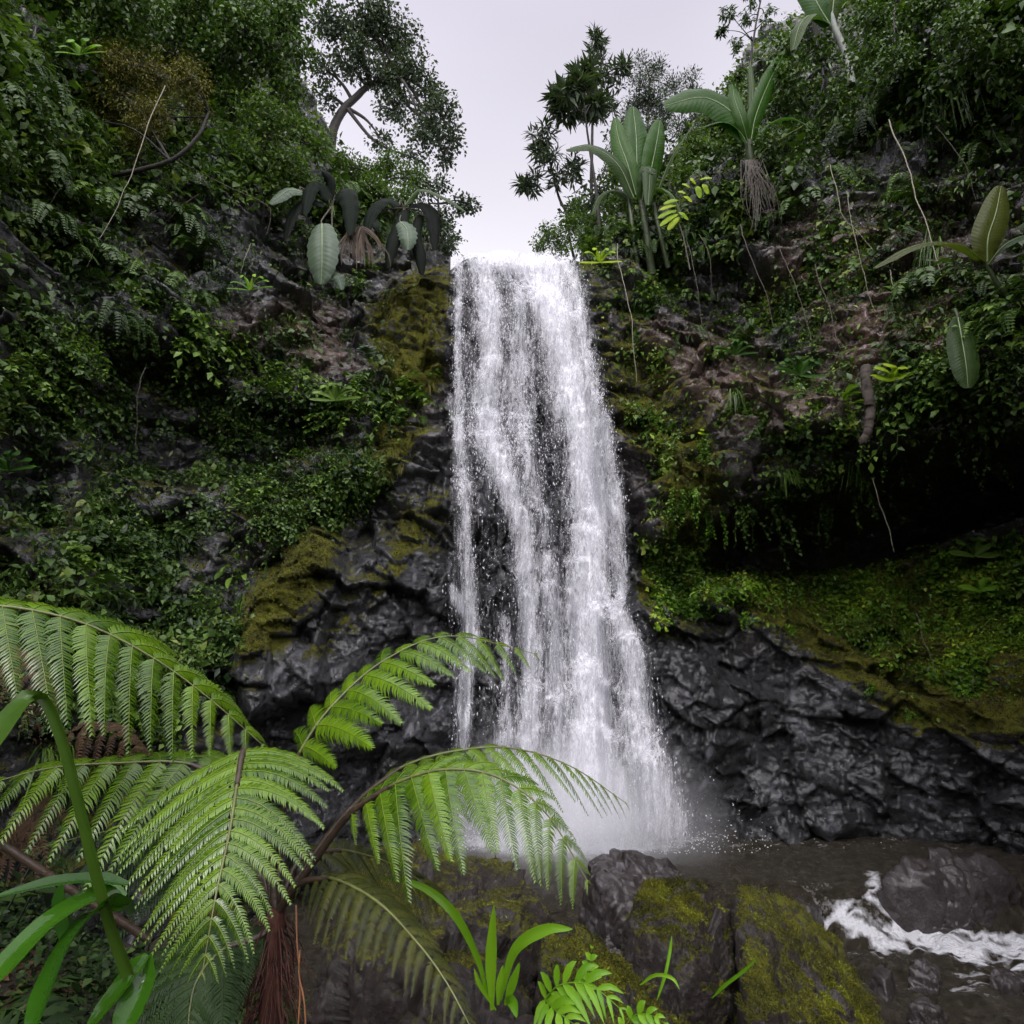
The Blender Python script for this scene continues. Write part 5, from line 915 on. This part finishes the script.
add_frond([CRN, (268, 830, 1.93), (250, 765, 1.86)], [(243, 752, 1.78), (237, 785, 1.66), (229, 835, 1.55), (216, 895, 1.46), (202, 975, 1.42)],
  (0, -.75, .65), n=19, L=.27, droop=.32, ang=(4, 40), fwd=.36, pin=.125, prof=lambda s: .93*(1-s)**.72*smooth(-.5, .02, s)+.02, seed=2, dens=1.25, label='broad frond hanging down face-on, widest at its top')
add_frond([CRN, (280, 850, 1.95)], [(286, 790, 1.93), (300, 752, 1.92), (332, 706, 1.95), (385, 660, 2.0), (450, 636, 2.06), (536, 654, 2.12)],
  (-.45, -.5, .75), n=16, L=.30, droop=.38, ang=(12, 40), pin=.18, fwd=.1, sides=(1, .75), seed=3, dens=1.2, label='tall frond reaching up to the right in front of the waterfall')
add_frond([CRN, (325, 840, 1.97)], [(362, 797, 2.0), (400, 768, 2.03), (450, 752, 2.06), (510, 748, 2.1), (570, 766, 2.15), (626, 803, 2.2)],
  (0, -.25, 1), n=19, L=.25, droop=.62, ang=(14, 48), pin=.15, sides=(1, .7), seed=4, dens=1.25, label='slender frond whose tip hangs before the foot of the fall')
add_frond([CRN, (322, 850, 1.88)], [(352, 812, 1.84), (390, 786, 1.8), (440, 770, 1.75), (495, 776, 1.7), (545, 812, 1.66), (588, 882, 1.62)],
  (.1, -.6, .8), n=16, L=.25, droop=.5, ang=(14, 45), pin=.19, sides=(1, .6), seed=5, dens=1.3, label='heavy frond drooping to the right over the boulders')
add_frond([CRN, (262, 840, 1.98)], [(245, 790, 2.02), (190, 764, 2.0), (120, 763, 1.95), (40, 770, 1.88), (-60, 800, 1.8)],
  (0, -.45, .9), n=13, L=.27, droop=.62, ang=(5, 35), pin=.21, seed=6, label='short frond spreading left below the long one')
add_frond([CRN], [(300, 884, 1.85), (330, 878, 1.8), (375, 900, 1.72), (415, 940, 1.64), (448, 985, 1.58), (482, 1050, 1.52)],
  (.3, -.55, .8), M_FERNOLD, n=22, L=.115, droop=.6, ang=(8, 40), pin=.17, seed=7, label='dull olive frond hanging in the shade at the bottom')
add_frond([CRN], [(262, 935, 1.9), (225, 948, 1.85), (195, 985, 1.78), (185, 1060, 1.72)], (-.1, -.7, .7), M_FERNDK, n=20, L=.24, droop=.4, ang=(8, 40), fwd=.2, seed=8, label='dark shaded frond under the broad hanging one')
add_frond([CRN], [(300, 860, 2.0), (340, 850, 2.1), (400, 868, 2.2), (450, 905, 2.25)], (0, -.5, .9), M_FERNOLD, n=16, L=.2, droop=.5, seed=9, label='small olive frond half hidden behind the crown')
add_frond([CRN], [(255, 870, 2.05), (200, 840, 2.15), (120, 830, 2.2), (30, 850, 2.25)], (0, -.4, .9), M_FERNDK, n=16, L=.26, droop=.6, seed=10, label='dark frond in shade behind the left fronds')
# trunk with red-brown fibres
Gm = Geo(); base = crown_at+np.array([0, 0, -1.15]); V, Fc = tube(np.linspace(crown_at+np.array([0, 0, .02]), base, 12), np.linspace(.024, .05, 12), 12); V += .008*fbm(V, 30, 3, 5)[:, None]; Gm.add(V, Fc, .5)
for k in range(420):
    a = rng.random()*6.283; z0 = -rng.random()*.75; L_ = .06+.16*rng.random(); o_ = np.array([math.cos(a), math.sin(a), 0])
    p0 = crown_at+o_*.028+np.array([0, 0, z0]); P = [p0, p0+o_*.03+np.array([0, 0, -.3*L_]), p0+o_*(.03+.05*rng.random())+np.array([.02*rng.normal(), .02*rng.normal(), -L_])]
    V, Fc = tube(P, [.0022, .0018, .0006], 3); Gm.add(V, Fc, .5)
o = link('trunk', Gm.mesh('trunk', M_FIBRE), parent=tf, label='red-brown fibrous trunk'); o.matrix_parent_inverse = Matrix.Translation(-Vector(crown_at))
# strap leaves
M_STRAP = leaf_mat('strap_green', (.015, .055, .004), (.035, .10, .007), rough=.13, trans=.15, bumpsc=14)
M_BRIGHT = leaf_mat('bright_green', (.09, .22, .008), (.17, .33, .015), (.2, .36, .04), rough=.35, trans=.35)
root = at(128, 965, 1.35)
sp = thing('strap_leaved_plant', root, 'glossy strap-leaved plant with ribbon leaves fanning out at the bottom left corner', 'plant')
for P, wd, h in (([(128, 884, 1.3), (95, 880, 1.28), (50, 884, 1.24), (-15, 900, 1.2)], .014, (0, -.5, 1)), ([(124, 906, 1.3), (95, 900, 1.27), (50, 925, 1.2), (0, 975, 1.12), (-40, 1010, 1.1)], .027, (-.3, -.8, .8)),
      ([(128, 905, 1.3), (100, 910, 1.25), (70, 945, 1.18), (45, 1000, 1.1), (25, 1060, 1.05)], .030, (-.5, -.8, .4)), ([(148, 955, 1.33), (132, 975, 1.31), (110, 1005, 1.27), (75, 1050, 1.2)], .022, (-.4, -.8, .5)),
      ([(148, 955, 1.33), (140, 985, 1.31), (128, 1015, 1.27), (115, 1060, 1.2)], .022, (.3, -.8, .5)), ([(126, 896, 1.5), (105, 892, 1.5), (60, 912, 1.45), (20, 940, 1.4)], .016, (-.3, -.8, .8)), ([(66, 950, 1.5), (62, 915, 1.5), (60, 900, 1.5), (62, 880, 1.5)], .014, (0, -1, .2))):
    Gm = Geo(); blade(Gm, pts(*P), wd, 30, hint=h); child('leaf', Gm.mesh('leaf', M_STRAP), sp)
Gm = Geo(); blade(Gm, pts((130, 975, 1.3), (112, 925, 1.27), (92, 850, 1.22), (70, 762, 1.18), (54, 715, 1.16), (43, 697, 1.15)), .0105, 30, fold=.6, wprof=lambda u: 1-.2*u)
blade(Gm, pts((46, 697, 1.15), (25, 700, 1.12), (-5, 735, 1.08), (-60, 800, 1.02)), .030, 16, fold=.1, hint=(-.3, -1, -.2), wprof=lambda u: .40+.9*u)
child('leaf', Gm.mesh('leaf', leaf_mat('stalk_green', (.035, .075, .008), (.06, .11, .012), rough=.35, trans=.15, bumpsc=9)), sp, 'thick bent leaf standing tallest and folding over to the left')
# bright seedling
sd_ = thing('seedling', at(500, 1000, 2.3), 'bright green seedling with upright strap leaves growing between the rocks', 'plant')
for P, wd in (([(492, 1010, 2.3), (491, 960, 2.28), (494, 905, 2.25)], .017), ([(500, 1000, 2.3), (515, 950, 2.25), (545, 930, 2.22), (573, 929, 2.2)], .017), ([(488, 1000, 2.3), (478, 960, 2.25), (455, 915, 2.2), (420, 886, 2.2), (368, 876, 2.2)], .012),
      ([(505, 1005, 2.3), (512, 985, 2.28), (520, 962, 2.26)], .013), ([(505, 1000, 2.3), (512, 1002, 2.25), (517, 1018, 2.2)], .015), ([(498, 1005, 2.3), (500, 985, 2.28), (503, 965, 2.27)], .012), ([(496, 1010, 2.3), (480, 985, 2.26), (474, 968, 2.25)], .007)):
    Gm = Geo(); blade(Gm, pts(*P), wd, 22, hint=(0, -1, .4), wprof=lambda u: np.minimum(1, .3+u*1.6)*np.clip((1-u)*2.6, 0, 1)**.6); child('leaf', Gm.mesh('leaf', M_BRIGHT), sd_)
def pinnate(Gm, P, n, L, wd, hint=(0, -1, .5), droop=.3, ang=(20, 55), var=None, s0=.05, sides=(1, -1), lift=0.0):
    C_ = catmull(P, 40); T = nrmz(np.gradient(C_, axis=0)); H = np.array(hint, float)
    for s in np.linspace(s0, .98, n):
        i = int(s*39); Nn = nrmz(H-T[i]*(T[i]@H)); S = np.cross(T[i], Nn); a = math.radians(ang[0]+(ang[1]-ang[0])*s)
        for q in sides:
            d = nrmz(q*S*math.cos(a)+T[i]*math.sin(a)+Nn*lift); l = L*math.sin(math.pi*min(1, .18+.8*s))**.6*(1+.1*rng.normal())
            blade(Gm, [C_[i], C_[i]+d*l*.5+Nn*l*.03, C_[i]+d*l+np.array([0, 0, -droop*l])], wd*l/L, 5, .25, hint=hint, var=var, wprof=lambda u: np.array([.35, 1, .95, .6, .02]))
    V, Fc = tube(C_[::3], np.linspace(.003, .001, len(C_[::3]))*(L/.1), 4); Gm.add(V, Fc, .5)
sf = thing('palm_seedling', at(560, 1015, 2.3), 'small bright palm-like seedling with narrow leaflets beside the strap-leaved seedling', 'plant')
for P, n_, L_ in (([(545, 1000, 2.3), (560, 985, 2.25), (590, 985, 2.2), (622, 1010, 2.15)], 9, .10), ([(545, 1000, 2.3), (555, 1010, 2.2), (575, 1025, 2.15)], 6, .09), ([(582, 1000, 2.35), (588, 975, 2.35), (592, 947, 2.35)], 6, .045)):
    Gm = Geo(); pinnate(Gm, pts(*P), n_, L_, .011, droop=.3, ang=(30, 60)); child('frond', Gm.mesh('frond', M_BRIGHT), sf)

# ---------------------------------------------------------------- dark growth and litter on the near bank
def ground_cover(name, label, n, x0, x1, y0, y1, ln, mat, thick, wd=.36, grow=.5, seed=0):
    x = rng.uniform(x0, x1, n); y = rng.uniform(y0, y1, n); z = ground_h(x, y); cl = fbm(np.stack([x, y, x*0], 1), 1.6, 3, 700+seed); k = (cl > -.15); x, y, z = x[k], y[k], z[k]; n = len(x)
    p = np.stack([x, y, z+rng.random(n)*thick], 1); l = ln*rng.uniform(.5, 1.3, n); Gm = Geo()
    leaves(Gm, p, np.stack([rng.normal(0, 1, n), rng.normal(0, 1, n), rng.normal(0, .4, n)], 1), np.array([0, -.2, 1.0])+.4*rng.normal(0, 1, (n, 3)), l, l*wd, np.clip(.4+.3*rng.normal(0, 1, n), 0, 1)); link(name, Gm.mesh(name, mat), kind='stuff', label=label)
ground_cover('leaf_litter', 'brown dead leaves and bits of fern littering the near bank', 16000, -4, .8, .8, 6, .05, M_DEAD, .05)
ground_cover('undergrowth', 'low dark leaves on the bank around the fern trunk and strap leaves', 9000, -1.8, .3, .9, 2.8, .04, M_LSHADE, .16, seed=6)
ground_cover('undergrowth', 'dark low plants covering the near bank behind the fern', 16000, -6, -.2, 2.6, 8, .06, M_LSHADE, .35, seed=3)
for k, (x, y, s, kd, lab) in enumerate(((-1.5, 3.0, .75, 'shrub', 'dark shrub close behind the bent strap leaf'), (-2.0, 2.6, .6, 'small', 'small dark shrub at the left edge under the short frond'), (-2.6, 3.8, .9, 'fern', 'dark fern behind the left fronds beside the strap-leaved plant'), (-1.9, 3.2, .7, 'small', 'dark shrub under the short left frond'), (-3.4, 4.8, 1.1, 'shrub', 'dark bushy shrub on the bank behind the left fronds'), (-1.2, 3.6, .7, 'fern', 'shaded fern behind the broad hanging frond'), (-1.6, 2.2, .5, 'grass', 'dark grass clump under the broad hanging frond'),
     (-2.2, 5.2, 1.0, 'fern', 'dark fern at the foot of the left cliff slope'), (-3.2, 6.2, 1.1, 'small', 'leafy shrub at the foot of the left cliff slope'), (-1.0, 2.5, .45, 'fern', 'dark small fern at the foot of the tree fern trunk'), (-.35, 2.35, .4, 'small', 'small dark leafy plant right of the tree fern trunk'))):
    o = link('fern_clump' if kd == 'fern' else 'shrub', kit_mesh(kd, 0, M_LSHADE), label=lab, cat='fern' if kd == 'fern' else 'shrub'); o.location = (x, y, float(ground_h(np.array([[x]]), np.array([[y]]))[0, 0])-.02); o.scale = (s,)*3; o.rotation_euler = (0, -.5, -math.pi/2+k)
dd = thing('dead_frond_bunch', at(25, 800, 1.9), 'withered brown fern fronds hanging at the left edge under the short frond', 'dead leaves')
for k, P in enumerate((((40, 790, 1.9), (35, 815, 1.85), (20, 845, 1.82), (-5, 870, 1.8)), ((60, 735, 2.1), (95, 730, 2.05), (130, 745, 2.0), (150, 775, 2.0)), ((-10, 640, 2.0), (20, 665, 2.0), (40, 700, 1.95), (35, 740, 1.95)))):
    child('frond', frond_geo(pts(*P), (0, -.7, .6), n=10, L=.12, droop=.7, pin=.2, seed=30+k, dens=.5).mesh('frond', M_DEAD), dd)
for k, (P, lab) in enumerate(((((298, 1030, 1.8), (300, 985, 1.8), (297, 940, 1.82), (296, 905, 1.85)), 'orange-brown hanging stem right of the fern trunk'), (((306, 1035, 1.78), (304, 1000, 1.78), (299, 975, 1.79), (300, 950, 1.8)), 'thin curved orange stem beside the longer one'))):
    C_ = catmull(pts(*P), 20); v, f = tube(C_-C_[0], .0022, 5); link('dry_stem', mesh('dry_stem', v, f, plain('dry_orange', (.22, .09, .035), .6)), label=lab, cat='stem', loc=tuple(C_[0]))
for k, (P, lab) in enumerate(((((657, 1000, 3.3), (665, 975, 3.3), (670, 950, 3.32), (672, 935, 3.33)), 'short green grass blade on the mossy rock'), (((712, 998, 3.2), (725, 985, 3.15), (742, 972, 3.1), (758, 958, 3.05)), 'long pale grass blade leaning right in front of the split boulders'), (((640, 985, 3.2), (655, 975, 3.15), (672, 978, 3.1), (680, 990, 3.08)), 'curled grass blade at the foot of the short one'))):
    Gm = Geo(); C_ = pts(*P); blade(Gm, [c-C_[0] for c in C_], .007, 12); link('grass_tuft', Gm.mesh('grass_tuft', M_BRIGHT), label=lab, cat='grass', loc=tuple(C_[0]))
s3 = thing('palm_seedling', at(640, 1022, 2.5), 'tiny bright palm-like seedling at the bottom edge under the long mossy rock', 'plant'); Gm = Geo(); pinnate(Gm, pts((622, 1030, 2.5), (635, 1015, 2.48), (650, 1015, 2.45), (666, 1024, 2.42)), 6, .06, .011, ang=(30, 60)); child('frond', Gm.mesh('frond', M_BRIGHT), s3)
